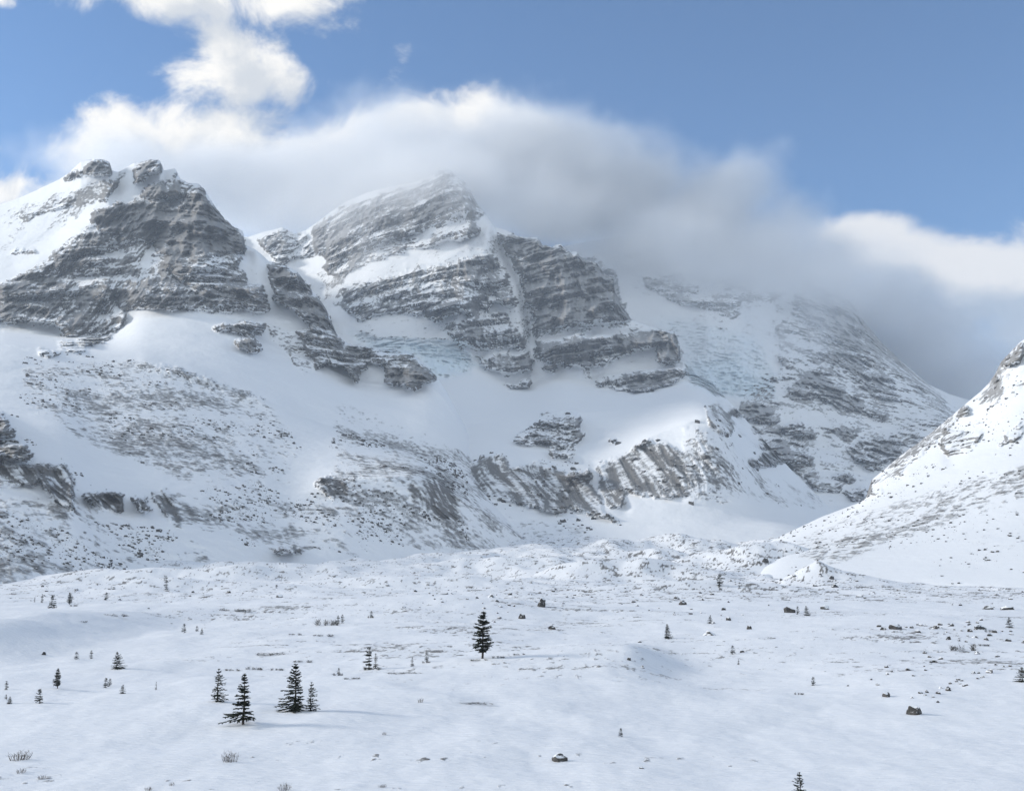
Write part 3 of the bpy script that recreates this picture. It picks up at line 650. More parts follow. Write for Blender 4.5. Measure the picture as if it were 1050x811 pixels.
def spruce_meshes(name, prof, seed, whorls=17, per=7, foot=0.1, needles=M_needle, dens=1.0, lean=0.0, big=1.0):
    """prof: (height, reach) pairs of the crown, in units of the tree's height"""
    r = random.Random(seed)
    V, Fc = [], []
    tx = lambda t: Vector((lean * t * t + .006 * math.sin(t * 9), .006 * math.cos(t * 7), t))
    pts = [tx(-.06)] + [tx(k / 8) for k in range(9)]
    tube(V, Fc, pts, [.026] + [.024 * (1 - k / 8) + .003 for k in range(9)], 7)
    trunk = new_mesh(name + '_trunk', V, Fc, M_bark, True)
    V, Fc = [], []
    lee = r.uniform(0, 6.28)      # the side sheltered from the wind grows longer boughs
    hs = [p[0] for p in prof]; rs = [p[1] for p in prof]
    def blade(p, d, ln, wd, tilt):
        s = d.cross(Vector((0, 0, 1)))
        s = s.normalized() if s.length > .01 else Vector((1, 0, 0))
        s = (s + Vector((0, 0, tilt))).normalized()
        i = len(V)
        V.extend([p - s * wd * .5, p + s * wd * .5, p + d * ln * .6 + s * wd * .42, p + d * ln, p + d * ln * .6 - s * wd * .42])
        Fc.append((i, i + 1, i + 2, i + 3, i + 4))
    for k in range(whorls):
        t = foot + (0.985 - foot) * (k + r.uniform(-.5, .5)) / (whorls - 1)
        t = min(max(t, foot), .985)
        R_ = float(np.interp(t, hs, rs))
        nb = max(3, int(per * (0.6 + 0.5 * (1 - t)) + r.random()))
        a0 = r.uniform(0, 6.28)
        for j in range(nb):
            if r.random() < .2: continue
            a = a0 + 6.283 * j / nb + r.uniform(-.35, .35)
            ln = R_ * r.uniform(.5, 1.2) * (1 + .32 * math.cos(a - lee))
            if r.random() < .08: ln *= 1.25
            slope = -.30 + .95 * t ** 1.5 + r.uniform(-.14, .14)
            d = Vector((math.cos(a), math.sin(a), slope)).normalized()
            o0 = tx(t)
            pts = [o0 + d * ln * q + Vector((0, 0, -.12 * ln * q * (1 - t) + .10 * ln * q * q)) for q in (0, .5, 1)]
            tube(V, Fc, pts, [.0055, .004, .0015], 3)
            m = max(4, int(dens * (6 + 90 * ln)))
            for q_ in range(m):
                q = .12 + .9 * (q_ + r.random()) / m
                p = o0 + d * ln * q + Vector((0, 0, -.12 * ln * q * (1 - t) + .10 * ln * q * q))
                sgn = r.choice((-1, 1))
                aa = a + sgn * r.uniform(.15, 1.15)
                dd = Vector((math.cos(aa), math.sin(aa), slope * .6 + r.uniform(-.55, .30))).normalized()
                blade(p, dd, r.uniform(.035, .066) * (1.1 - .3 * t) * big, r.uniform(.016, .030) * big, r.uniform(-.8, .8))
    for q_ in range(int(26 * dens)):      # the leader
        t = r.uniform(.86, 1.0); aa = r.uniform(0, 6.28)
        blade(tx(t), Vector((math.cos(aa), math.sin(aa), r.uniform(.4, 1.6))).normalized(), r.uniform(.02, .04), .013, r.uniform(-.6, .6))
    crown = new_mesh(name + '_crown', V, Fc, needles)
    return trunk, crown

KINDS = {
    'skirted': spruce_meshes('skirted', [(.10, .24), (.15, .31), (.27, .30), (.31, .17), (.40, .15), (.45, .11), (.62, .155), (.70, .10), (.85, .055), (1, .015)], 3, 19, 9, .14, dens=1.5),
    'conical': spruce_meshes('conical', [(.02, .20), (.08, .30), (.25, .27), (.32, .20), (.50, .20), (.58, .15), (.75, .12), (.90, .055), (1, .015)], 8, 22, 9, .03, dens=1.5),
    'airy': spruce_meshes('airy', [(.06, .26), (.12, .28), (.3, .22), (.36, .26), (.5, .18), (.66, .15), (.85, .07), (1, .012)], 13, 16, 7, .05, dens=1.0, big=1.1),
    'tall': spruce_meshes('tall', [(.10, .05), (.20, .06), (.24, .17), (.34, .19), (.40, .16), (.55, .16), (.68, .135), (.82, .09), (.94, .04), (1, .012)], 21, 24, 8, .17, dens=1.5, lean=.015, big=1.1),
    'bushy': spruce_meshes('bushy', [(.02, .40), (.2, .44), (.4, .36), (.6, .27), (.8, .15), (1, .03)], 34, 14, 10, .03, dens=1.3, big=1.25),
    'spindly': spruce_meshes('spindly', [(.04, .17), (.15, .14), (.5, .17), (.8, .12), (1, .03)], 45, 13, 6, .06, dens=1.2, big=1.7),
    'pale': spruce_meshes('pale', [(.04, .2), (.3, .16), (.6, .12), (1, .03)], 51, 11, 6, .06, needles=M_pale, dens=1, big=1.6),
    'stubby': spruce_meshes('stubby', [(.02, .28), (.3, .32), (.7, .22), (1, .06)], 57, 11, 8, .03, dens=1.3, big=1.6),
}
rt = random.Random(77)
def tree(kind, px, py, hp, label, wide=1.0, group='young spruces dotted over the snow'):
    p = hit(px, py)
    h = hp * math.hypot(p.y, p.z - EYE) / FPX * 1.02
    o = bpy.data.objects.new('spruce_tree', None); C.objects.link(o)
    o.location = p + Vector((0, 0, -0.015 * h)); o.scale = (h * wide, h * wide, h); o.rotation_euler = (0, 0, rt.uniform(0, 6.28))
    o.empty_display_size = .3
    tm, cmh = KINDS[kind]
    for nm, me in (('trunk', tm), ('crown', cmh)):
        c = bpy.data.objects.new(nm, me); C.objects.link(c); c.parent = o
    tag(o, label, 'tree', group)
    return o

TREES = [
    ('airy', 222.9, 719, 31, 'airy greyish spruce standing just behind the spruce with the wide lower skirt', 1.0),
    ('skirted', 249.4, 742.5, 48, 'dark spruce with a wide lower skirt of boughs on a bare trunk', 1.0),
    ('conical', 302.5, 729, 45, 'dense dark conical spruce with a smaller spruce touching its right side', 1.0),
    ('airy', 318.5, 728.6, 27, 'smaller thin spruce leaning close against the dense conical spruce', .95),
    ('tall', 494.9, 675, 45, 'tall narrow spruce with a bare lower trunk alone in the middle of the flats', 1.0),
    ('tall', 59, 705.7, 19, 'slim spruce on a bare stem among the scattered saplings at the left', 1.0),
    ('stubby', 40.6, 720.6, 13.5, 'short dark sapling below and left of the slim bare stemmed spruce', .9),
    ('spindly', 6.3, 707, 8, 'tiny upright sapling near the left edge, upper one of three', 1.2),
    ('bushy', 10, 721, 6.5, 'tiny round bush like sapling, lowest of three near the left edge', 1.0),
    ('stubby', 6.3, 716.6, 4.5, 'tiniest sapling between two others near the left edge', 1.0),
    ('bushy', 119.4, 685.5, 16, 'squat broad bushy spruce alone on the open snow', .95),
    ('stubby', 78, 676, 7.5, 'left one of two small saplings left of the squat bushy spruce', .9),
    ('spindly', 93.4, 675, 7.5, 'right one of two small saplings left of the squat bushy spruce', 1.2),
    ('stubby', 108, 704.9, 9.5, 'taller sapling of the touching pair below the squat bushy spruce', .85),
    ('stubby', 112.6, 703, 7, 'shorter sapling of the touching pair below the squat bushy spruce', .85),
    ('bushy', 125.7, 711, 8.5, 'small cone shaped sapling just right of the touching pair', .8),
    ('stubby', 189, 648.6, 9, 'tallest of three little saplings in a loose row on the far swell', .8),
    ('stubby', 201.7, 647.4, 5.5, 'middle one of three little saplings in a loose row on the far swell', .9),
    ('bushy', 206.9, 650, 5.5, 'right one of three little saplings in a loose row on the far swell', .8),
    ('pale', 160, 707, 7.5, 'pale bare stick of a sapling right of the small cone shaped sapling', .7),
    ('stubby', 52.9, 622.9, 12.5, 'dark far spruce rising from a patch of low scrub at the left', .9),
    ('tall', 70.9, 620, 12, 'dark far spruce beside the one that rises from low scrub', 1.2),
    ('spindly', 43, 617.7, 8, 'thin far sapling left of the two dark far spruces', .9),
    ('spindly', 35.5, 617, 4.5, 'very small far sapling leftmost beyond the dark far spruces', 1.0),
    ('stubby', 108.9, 615, 7.5, 'small far spruce beside a stone at the foot of the moraine', .9),
    ('spindly', 170.3, 604, 11, 'slender far spruce against the foot of the left moraine', 1.0),
    ('spindly', 378.3, 686.3, 21, 'slender column like spruce rising from a dark low shrub', 1.0),
    ('pale', 385, 685, 14, 'thin pale companion right of the slender column like spruce', .8),
    ('stubby', 347.5, 691.5, 6.5, 'tiny sapling on a small mat of scrub right of the dense conical spruce', .8),
    ('stubby', 437.4, 678.3, 9.5, 'small sapling standing on a scrub mat left of the tall narrow spruce', .7),
    ('pale', 422.6, 683, 8.5, 'pale frosted sapling left of the sapling on a scrub mat', 1.1),
    ('stubby', 380.6, 633, 6.5, 'tiny lone sapling far beyond the slender column like spruce', .8),
    ('spindly', 346.6, 639, 7.5, 'left of two thin saplings at the end of the long dark shrub', 1.2),
    ('spindly', 350.8, 638.6, 8, 'right of two thin saplings at the end of the long dark shrub', 1.2),
    ('conical', 684, 654.4, 14, 'compact dark spruce alone right of the snow mound', 1.0),
    ('stubby', 751, 670.5, 8.5, 'small dark sapling beside a stone right of the compact spruce', .9),
    ('stubby', 738, 600.5, 11.5, 'blurred far spruce at the foot of the white ridge', 1.0),
    ('bushy', 826.7, 631, 9.5, 'dark small spruce right of the slanted block of rock', .85),
    ('stubby', 818, 629.7, 8, 'greyish sapling between the slanted block and the dark small spruce', .7),
    ('bushy', 728.5, 639, 8, 'low spreading sapling among stones beyond the compact spruce', .8),
    ('pale', 757.3, 681, 5, 'tiny greyish sapling below the sapling beside a stone', 1.2),
    ('stubby', 834, 702.4, 8, 'lone small sapling on the smooth snow at the stony terrace end', .9),
    ('stubby', 637, 755, 8, 'stump like stunted sapling alone on the near snow', .85),
    ('bushy', 1048.5, 699, 14, 'dark bushy spruce cut by the right edge of the view', 1.0),
    ('bushy', 1035, 643.5, 10, 'dark bushy sapling above the snow lip near the right edge', .9),
    ('airy', 821, 822, 27, 'near young spruce with open boughs cut by the bottom edge of the view', 1.15),
]
for k in TREES: tree(*k[:5], wide=k[5])

def twig_shrub_mesh(name, seed, n, spread, m):
    r = random.Random(seed); V, Fc = [], []
    for _ in range(n):
        a = r.uniform(0, 6.28); q = spread * math.sqrt(r.random())
        p = Vector((q * math.cos(a), q * math.sin(a), -.1)); ln = r.uniform(.45, 1.0) * (1.15 - .45 * q / spread)
        d = Vector((math.cos(a) * .35 * q / spread + r.uniform(-.2, .2), math.sin(a) * .35 * q / spread + r.uniform(-.2, .2), 1)).normalized()
        pts = [p, p + d * ln * .55, p + d * ln + Vector((r.uniform(-.1, .1), r.uniform(-.1, .1), 0))]
        tube(V, Fc, pts, [.014, .010, .004], 3)
        for _b in range(3):
            s = pts[1] + (pts[2] - pts[1]) * r.random(); e = Vector((r.uniform(-1, 1), r.uniform(-1, 1), r.uniform(.4, 1.2))).normalized()
            tube(V, Fc, [s, s + e * .10, s + e * .22], [.008, .006, .003], 3)
    return new_mesh(name, V, Fc, m)
def mat_shrub_mesh(name, seed, n):
    """krummholz mat: ragged tufts of twigs and leaf blades along about 1 of length"""
    r = random.Random(seed); V, Fc = [], []
    lob = [(x := r.uniform(-.48, .48), r.uniform(-.2, .2), r.uniform(.03, .09) * (1.2 - abs(x)), r.uniform(.3, 1.0)) for _ in range(16)]
    for _ in range(n):
        cx_, cy_, cr, hh = r.choice(lob)
        a = r.uniform(0, 6.28); q = cr * math.sqrt(r.random())
        p = Vector((cx_ + q * math.cos(a), cy_ + q * math.sin(a) * 2, r.uniform(-.1, .55) * hh))
        d = Vector((r.uniform(-.16, .16), r.uniform(-.3, .3), r.uniform(.2, .5) * hh)); s = Vector((r.uniform(-1, 1), r.uniform(-1, 1), r.uniform(-.6, .6))).normalized()
        wd = r.uniform(.004, .011); i = len(V)
        V.extend([p - s * wd, p + s * wd, p + d]); Fc.append((i, i + 1, i + 2))
    return new_mesh(name, V, Fc, M_mat)
TWIG = [twig_shrub_mesh('bare_shrub', 3 + k, 34, .42, M_twig) for k in range(3)]
MATS = [mat_shrub_mesh('low_shrub', 40 + k, 420) for k in range(6)]
def shrub(kind, px, py, wp, hp, label, group):
    p = hit(px, py); s = math.hypot(p.y, p.z - EYE) / FPX
    me = (TWIG if kind == 'bare_shrub' else MATS)[rt.randrange(3) if kind == 'bare_shrub' else rt.randrange(6)]
    o = bpy.data.objects.new(kind, me); C.objects.link(o)
    o.location = p
    o.scale = (wp * s * (.95 if kind == 'bare_shrub' else 1.0), max(wp * s * .55, .3), hp * s)
    o.rotation_euler = (0, 0, rt.uniform(-.25, .25) if kind == 'low_shrub' else rt.uniform(0, 6.28))
    tag(o, label, 'shrub', group)
G1, G2 = 'bare twiggy shrubs on the near snow', 'low dark scrub mats on the snow'
for a in [
    ('bare_shrub', 20, 779, 20, 12, 'wide bare twiggy shrub in the near left corner of the snow', G1), ('bare_shrub', 22, 792, 12, 6, 'small flat bare shrub just below the wide twiggy shrub', G1),
    ('bare_shrub', 236, 781, 15, 14, 'upright bare twiggy shrub below the spruce with the wide skirt', G1), ('bare_shrub', 292, 810, 12, 9, 'pale bare shrub at the bottom edge right of the upright shrub', G1),
    ('bare_shrub', 43, 798, 10, 5, 'sparse low bare twigs right of the wide corner shrub', G1), ('bare_shrub', 152, 810, 7, 5, 'tiny bare twigs at the bottom edge left of the upright shrub', G1),
    ('bare_shrub', 176, 805, 5, 4, 'tiny dark bare twigs between the bottom edge shrubs', G1), ('bare_shrub', 392, 807, 8, 4, 'flat dark twigs at the bottom edge below the dense conical spruce', G1),
    ('bare_shrub', 394, 753, 7, 4, 'thin twigs in the open snow left of the lone tiny stone', G1), ('bare_shrub', 431, 720, 6, 6, 'small twiggy tuft in the open snow below the slender column like spruce', G1),
    ('low_shrub', 280, 671.5, 32, 5, 'long brown scrub mat on a curved snow lip above the conical spruce', G2), ('low_shrub', 311, 679, 20, 4, 'narrow scrub mat just right of the curved snow lip', G2),
    ('low_shrub', 332, 652.5, 22, 4, 'pale flat scrub mat beyond the narrow scrub mats', G2), ('low_shrub', 303, 651, 14, 3, 'thin far scrub mat left of the pale flat mat', G2),
    ('low_shrub', 337, 641, 27, 9, 'long dark shrub with two thin saplings at its end', G2), ('low_shrub', 381, 686.5, 19, 5, 'dark low shrub at the foot of the slender column like spruce', G2),
    ('low_shrub', 347, 692.5, 11, 4, 'small scrub mat under a tiny sapling', G2), ('low_shrub', 437.5, 679.5, 9, 3, 'scrub mat under the small sapling left of the tall spruce', G2),
    ('low_shrub', 491, 677.5, 18, 3, 'scrub under the tall narrow spruce', G2), ('low_shrub', 512, 674.5, 14, 3, 'scrub strip just right of the tall narrow spruce', G2), ('low_shrub', 532, 671.5, 12, 3, 'second scrub strip right of the tall narrow spruce', G2),
    ('low_shrub', 380.5, 633.5, 7, 3.5, 'scrub at the foot of the tiny lone far sapling', G2), ('low_shrub', 54, 623.5, 11, 4.5, 'scrub patch at the foot of the dark far spruce', G2), ('low_shrub', 76, 621.5, 8, 3, 'scrub patch at the foot of the second dark far spruce', G2),
    ('low_shrub', 987, 667, 28, 9, 'large dark brown shrub spread over the snow near the right edge', G2), ('low_shrub', 1007, 662, 18, 3, 'thin tail of scrub right of the large brown shrub', G2), ('low_shrub', 1016, 648, 12, 4, 'brown scrub under the dark bushy sapling near the right edge', G2),
    ('low_shrub', 238, 687.5, 16, 3, 'left strip of sparse scrub in the row beneath the curved lip', G2), ('low_shrub', 262, 686.5, 20, 4, 'middle strip of sparse scrub in the row beneath the curved lip', G2), ('low_shrub', 285, 687, 14, 3, 'right strip of sparse scrub in the row beneath the curved lip', G2),
    ('low_shrub', 362, 696, 18, 2.6, 'faint scrub strip right of the tiny sapling on its mat', G2), ('low_shrub', 415, 690.5, 34, 3, 'long faint scrub strip below the pale frosted sapling', G2), ('low_shrub', 485, 721.5, 40, 3, 'long faint scrub strip below the tall narrow spruce', G2),
    ('low_shrub', 447, 667.5, 22, 2.6, 'faint scrub strip left of the tall narrow spruce at mid crown height', G2), ('low_shrub', 118, 632, 24, 4, 'brown scrub on the crest of the far swell at the left', G2), ('low_shrub', 243, 626.5, 36, 4, 'long strip of scrub on the crest of the far middle swell', G2),
    ('low_shrub', 85, 638, 9, 3, 'small scrub at the lower end of the far swell crest', G2), ('low_shrub', 820, 712, 10, 3, 'thin scrub left of the stony terrace foot', G2),
]: shrub(*a)

# ------------------------------------------------------------------ boulders
def rock_mat():
    m, nt = mat('weathered_boulder')
    geo = N(nt, 'ShaderNodeNewGeometry'); pos = geo.outputs['Position']
    n = noise_(nt, pos, 1.4, 5, .6)
    oi = N(nt, 'ShaderNodeObjectInfo')
    c = mixc(nt, N_range(nt, n, .35, .7), (.028, .027, .026), (.095, .09, .085))
    sz = N(nt, 'ShaderNodeSeparateXYZ'); nt.links.new(geo.outputs['Normal'], sz.inputs[0])
    f = N_range(nt, math_(nt, 'ADD', sz.outputs[2], math_(nt, 'MULTIPLY', math_(nt, 'SUBTRACT', n, .5), .9)), 0.50, .74)
    c = mixc(nt, f, c, (.85, .87, .90))
    b = N(nt, 'ShaderNodeBsdfPrincipled'); b.inputs['Roughness'].default_value = .85; nt.links.new(c, b.inputs['Base Color'])
    bp = N(nt, 'ShaderNodeBump'); bp.inputs['Strength'].default_value = .5; bp.inputs['Distance'].default_value = .15
    nt.links.new(n, bp.inputs['Height']); nt.links.new(bp.outputs[0], b.inputs['Normal'])
    o = N(nt, 'ShaderNodeOutputMaterial'); nt.links.new(b.outputs[0], o.inputs[0]); return m
M_rock = rock_mat()
def boulder_mesh(seed):
    r = random.Random(seed); bm = bmesh.new(); bmesh.ops.create_icosphere(bm, subdivisions=3, radius=1.0)
    planes = [(Vector((r.uniform(-1, 1), r.uniform(-1, 1), r.uniform(-.4, 1))).normalized(), r.uniform(.50, .85)) for _ in range(9)]
    ph = [r.uniform(0, 9) for _ in range(3)]
    for v in bm.verts:
        p = v.co.copy()
        for n_, d_ in planes:
            e = p.dot(n_) - d_
            if e > 0: p -= n_ * e * .92
        p *= 1 + .07 * math.sin(p.x * 6 + ph[0]) * math.sin(p.y * 7 + ph[1]) + .05 * math.sin(p.z * 9 + ph[2])
        v.co = p
    me = bpy.data.meshes.new('boulder'); bm.to_mesh(me); bm.free(); me.materials.append(M_rock); return me
BOULD = [boulder_mesh(100 + k) for k in range(9)]
def boulder(px, py, wp, hp, label, group, tilt=None):
    p = hit(px, py); s = math.hypot(p.y, p.z - EYE) / FPX
    o = bpy.data.objects.new('boulder', BOULD[rt.randrange(9)]); C.objects.link(o)
    o.scale = (wp * s * .62, wp * s * rt.uniform(.45, .7), hp * s * .85); o.location = p + Vector((0, 0, .12 * hp * s))
    o.rotation_euler = (rt.uniform(-.2, .2), rt.uniform(-.25, .25) if tilt is None else tilt, rt.uniform(-.7, .7))
    tag(o, label, 'rock', group)
GB = 'large dark boulders on the flats'
for a in [
    (573, 780, 15, 8, 'dark brown boulder half drifted in snow on the near flats', GB), (937, 732, 14, 9, 'greenish dark boulder alone on the smooth snow at the right', GB),
    (809, 628, 11, 8, 'slanted dark block of rock beside two small spruces', GB, -.5), (727, 651, 11, 5, 'flat dark boulder behind a snow drift right of the compact spruce', GB),
    (555.5, 622, 8, 9, 'square dark block standing on the far flats right of the tall spruce', GB), (886, 585, 9, 4.5, 'dark flat stone right of the pointed snow mound', GB),
    (918.7, 645, 12, 6, 'dark wedge shaped boulder in the row of stones on the right flats', GB), (909, 714, 7, 5, 'small dark stone at the foot of the stony terrace', GB),
    (768, 645, 5, 4, 'small dark stone on a snow crest right of the compact spruce', GB), (742, 625.5, 5, 4, 'dark stone on the moraine flats above the crest stone', GB), (746.8, 636, 5, 3.5, 'dark stone between the crest stone and the flat boulder', GB),
    (1004, 645, 14, 5, 'long low dark boulder left of the dark bushy sapling', GB), (1013, 624.5, 10, 4, 'dark flat boulder far right on the flats, left of another', GB), (1033, 625, 12, 5, 'dark boulder with a snow cap near the right edge', GB),
    (846, 624.5, 8, 4.5, 'dark stone right of the dark small spruce', GB), (856, 602, 7, 4, 'dark stone on the far flats below the pointed mound', GB), (881.6, 612, 7, 4, 'dark stone right of and below the one under the pointed mound', GB), (853, 593.5, 5, 3.5, 'small stone just below the pointed mound', GB),
    (785, 576, 7, 4.5, 'dark boulder on the white ridge left of the pointed mound', GB), (836, 561.5, 4.5, 3, 'small stone on the very top of the pointed mound', GB), (504, 612.5, 7, 4, 'dark flat boulder on the far flats above the tall spruce', GB),
    (535, 634, 7, 5, 'dark boulder in the small cluster right of the top of the tall spruce', GB), (566, 645, 6, 4.5, 'dark rough boulder right of the small cluster', GB), (234, 608, 5, 3, 'dark stone on the flats far left below the moraine foot', GB), (287, 612, 7, 3, 'long dark stone on the flats right of the far left stone', GB),
    (44.5, 671, 4, 3.5, 'tiny dark stone in the shaded drift at the left', GB), (656, 658.5, 3.5, 3, 'tiny stone left of the compact spruce', GB), (761, 668.5, 5, 3, 'stone touching the small dark sapling', GB), (645, 676.5, 4, 3, 'upper of two stones on the steep lee of the snow mound', GB), (659, 684.5, 3.5, 3, 'lower of two stones on the steep lee of the snow mound', GB),
    (658, 787.5, 5, 2.5, 'small flat stone right of the half drifted brown boulder', GB), (700, 620, 7, 5, 'cluster stone on the flats left of the square far group', GB), (694, 614, 5, 3, 'small stone above the cluster stone', GB), (836, 601, 5, 3, 'small stone left of the stone under the pointed mound', GB),
]: boulder(*a)
def scatter(n, poly_line, spread, smin, smax, label, group, asp=.65):
    for _ in range(n):
        t = rt.random() * (len(poly_line) - 1); k = min(int(t), len(poly_line) - 2); f = t - k
        x = poly_line[k][0] * (1 - f) + poly_line[k + 1][0] * f; y = poly_line[k][1] * (1 - f) + poly_line[k + 1][1] * f
        s = smin + (smax - smin) * rt.random() ** 2.2
        boulder(x + rt.gauss(0, spread * 2.2), y + rt.gauss(0, spread), s, s * rt.uniform(asp * .7, asp * 1.2), label, group)
scatter(26, [(951, 714), (975, 703), (995, 696), (1045, 682)], 3, 2.8, 6.5, 'dark stone in the diagonal line of stones on the right terrace edge', 'stones along the terrace edge')
scatter(22, [(880, 700), (920, 690), (960, 678), (1040, 668)], 5, 2.0, 6, 'grey stone on the stony terrace above the diagonal line of stones', 'stones on the terrace')
scatter(26, [(895, 645), (940, 644), (1000, 640)], 2.5, 2.2, 6.5, 'stone in the level row of stones on the right flats', 'row of stones on the right flats')
scatter(48, [(700, 598), (780, 605), (860, 598), (960, 606), (1045, 612)], 13, 1.5, 4.2, 'small dark stone on the far flats in front of the right hillside', 'stones before the right hillside')
scatter(38, [(560, 612), (640, 610), (700, 628), (790, 632)], 9, 1.6, 4.6, 'small dark stone on the moraine flats between the tall spruce and the slanted block', 'stones on the middle flats')
scatter(34, [(390, 600), (470, 610), (545, 628)], 9, 1.5, 4.2, 'small dark stone on the far flats above and left of the tall spruce', 'stones beyond the tall spruce')
scatter(30, [(20, 612), (120, 612), (230, 606), (360, 604)], 8, 1.4, 3.6, 'small dark stone on the far flats below the left moraine', 'stones below the left moraine')
scatter(22, [(960, 648), (1000, 655), (1048, 650)], 5, 2.2, 6, 'dark stone among the scrub near the right edge', 'stones among the scrub at the right')
scatter(24, [(640, 585), (800, 580), (1000, 585)], 9, 1.3, 3.2, 'tiny dark stone on the hummocks around the pointed snow mound', 'stones on the far hummocks')

# loose stones on the moraines and screes: far too many to count
def scree(name, sh, n, cond, smin, smax, label, seed):
    r = np.random.default_rng(seed)
    idx = np.argwhere(cond(sh)); idx = idx[r.integers(0, len(idx), n)]
    P = np.stack([sh['X'][idx[:, 0], idx[:, 1]], sh['Y'][idx[:, 0], idx[:, 1]], sh['Z'][idx[:, 0], idx[:, 1]]], -1)
    base = np.array([(-1, -1, -.6), (1, -1, -.6), (1, 1, -.6), (-1, 1, -.6), (-.7, -.6, .6), (.6, -.8, .75), (.7, .7, .55), (-.6, .7, .8)])
    F0 = np.array([(0, 1, 5, 4), (1, 2, 6, 5), (2, 3, 7, 6), (3, 0, 4, 7), (4, 5, 6, 7)])
    sz = (smin + (smax - smin) * r.random(n) ** 4) * P[:, 1] / 1600
    V = base[None] * (sz[:, None, None] * r.uniform(.6, 1.3, (n, 8, 3)))
    a = r.uniform(0, 6.28, n); c, s = np.cos(a)[:, None], np.sin(a)[:, None]
    V = np.stack([V[..., 0] * c - V[..., 1] * s, V[..., 0] * s + V[..., 1] * c, V[..., 2]], -1) + P[:, None]
    F = (F0[None] + (np.arange(n) * 8)[:, None, None]).reshape(-1, 4)
    me = bpy.data.meshes.new(name); me.from_pydata(V.reshape(-1, 3).tolist(), [], F.tolist()); me.materials.append(M_rock)
    o = bpy.data.objects.new(name, me); C.objects.link(o); tag(o, label, 'rocks', None, 'stuff')
nsd = lambda k, sh: np.arange(sh['X'].shape[0])[:, None] + 0 * sh['X'] < k
clump = lambda sh, t, sc: fbm(sh['X'] / sc, sh['Y'] / sc, sh['Z'] / sc, 3, 333) > t
scree('scree', A, 4200, lambda s: (s['M'] > .08) & (s['Y'] > 700) & (s['Y'] < 2000) & nsd(300, s) & clump(s, .06, 90) & (s['px'] > -60) & (s['px'] < 480) & (s['py'] < 585), .4, 2.7, 'loose dark stones strewn over the left moraine', 1)
scree('scree', E, 2600, lambda s: (s['M'] > .10) & nsd(296, s) & clump(s, .03, 60), .3, 2.3, 'loose dark stones strewn over the right hillside', 2)
scree('scree', B, 900, lambda s: (s['M'] > .10) & (s['Y'] < 2300) & nsd(190, s) & clump(s, .08, 90), .8, 4.5, 'loose dark stones on the middle moraine and rocky knoll', 3)

# ------------------------------------------------------------------ camera, sun, sky
cam_d = bpy.data.cameras.new('camera'); cam = bpy.data.objects.new('camera', cam_d); C.objects.link(cam)
cam_d.sensor_fit = 'HORIZONTAL'; cam_d.sensor_width = 36.0; cam_d.lens = 36.0 * FPX / 1050.0
cam.location = (0, 0, EYE); cam.rotation_euler = (math.pi / 2 + PH, 0, 0)
cam_d.clip_start = 0.5; cam_d.clip_end = 60000
S.camera = cam

SUN_AZ, SUN_EL = rad(-80), rad(20)      # azimuth from straight ahead (+Y), negative to the left
sd = Vector((math.sin(SUN_AZ) * math.cos(SUN_EL), math.cos(SUN_AZ) * math.cos(SUN_EL), math.sin(SUN_EL)))
sun_d = bpy.data.lights.new('sun', 'SUN'); sun = bpy.data.objects.new('sun', sun_d); C.objects.link(sun)
sun_d.energy = 2.5; sun_d.angle = rad(10); sun_d.color = (1.0, 0.94, 0.85)
sun.rotation_euler = sd.to_track_quat('Z', 'Y').to_euler()

w = bpy.data.worlds.new('World'); S.world = w; w.use_nodes = True
nt = w.node_tree; nt.nodes.clear(); L = nt.links
sky = N(nt, 'ShaderNodeTexSky', sky_type='NISHITA'); sky.sun_disc = False
sky.sun_elevation = SUN_EL; sky.sun_rotation = SUN_AZ % (2 * math.pi); sky.altitude = 2000; sky.air_density = 1.0; sky.dust_density = 0.25; sky.ozone_density = 3.0
# far broken cumulus belongs to the sky dome: cover by heading and height, lit from the sun's side
tc = N(nt, 'ShaderNodeTexCoord'); sx = N(nt, 'ShaderNodeSeparateXYZ'); L.new(tc.outputs['Generated'], sx.inputs[0])
yy = math_(nt, 'MAXIMUM', sx.outputs[1], 0.08)
su = math_(nt, 'DIVIDE', sx.outputs[0], yy); sv = math_(nt, 'DIVIDE', sx.outputs[2], yy)
cmb = N(nt, 'ShaderNodeCombineXYZ'); L.new(su, cmb.inputs[0]); L.new(sv, cmb.inputs[1])
def uv(px, py):
    X, Y, Z = at(px, py, 1.0); return float(X), float(Z) - EYE
def cover(vec, blobs, seed, amp=3.0):
    n = N(nt, 'ShaderNodeTexNoise'); n.inputs['Scale'].default_value = 11.0; n.inputs['Detail'].default_value = 9; n.inputs['Roughness'].default_value = 0.6; n.inputs['Distortion'].default_value = 0.35
    ofs = N(nt, 'ShaderNodeVectorMath', operation='ADD'); ofs.inputs[1].default_value = (seed, 3.3, 0.7); L.new(vec, ofs.inputs[0]); L.new(ofs.outputs[0], n.inputs['Vector'])
    best = None
    for px, py, rx, ry, gain in blobs:
        u0, v0 = uv(px, py)
        mp = N(nt, 'ShaderNodeMapping'); mp.vector_type = 'POINT'
        mp.inputs['Location'].default_value = (-u0 * FPX / rx, -v0 * FPX / ry, 0); mp.inputs['Scale'].default_value = (FPX / rx, FPX / ry, 0)
        L.new(vec, mp.inputs['Vector'])
        ln = N(nt, 'ShaderNodeVectorMath', operation='LENGTH'); L.new(mp.outputs[0], ln.inputs[0])
        v = math_(nt, 'MULTIPLY', math_(nt, 'SUBTRACT', 1.0, ln.outputs['Value']), gain)
        best = v if best is None else math_(nt, 'SMOOTH_MAX', best, v, 0.25)
    return math_(nt, 'ADD', best, math_(nt, 'MULTIPLY', math_(nt, 'SUBTRACT', n.outputs['Fac'], 0.5), amp))
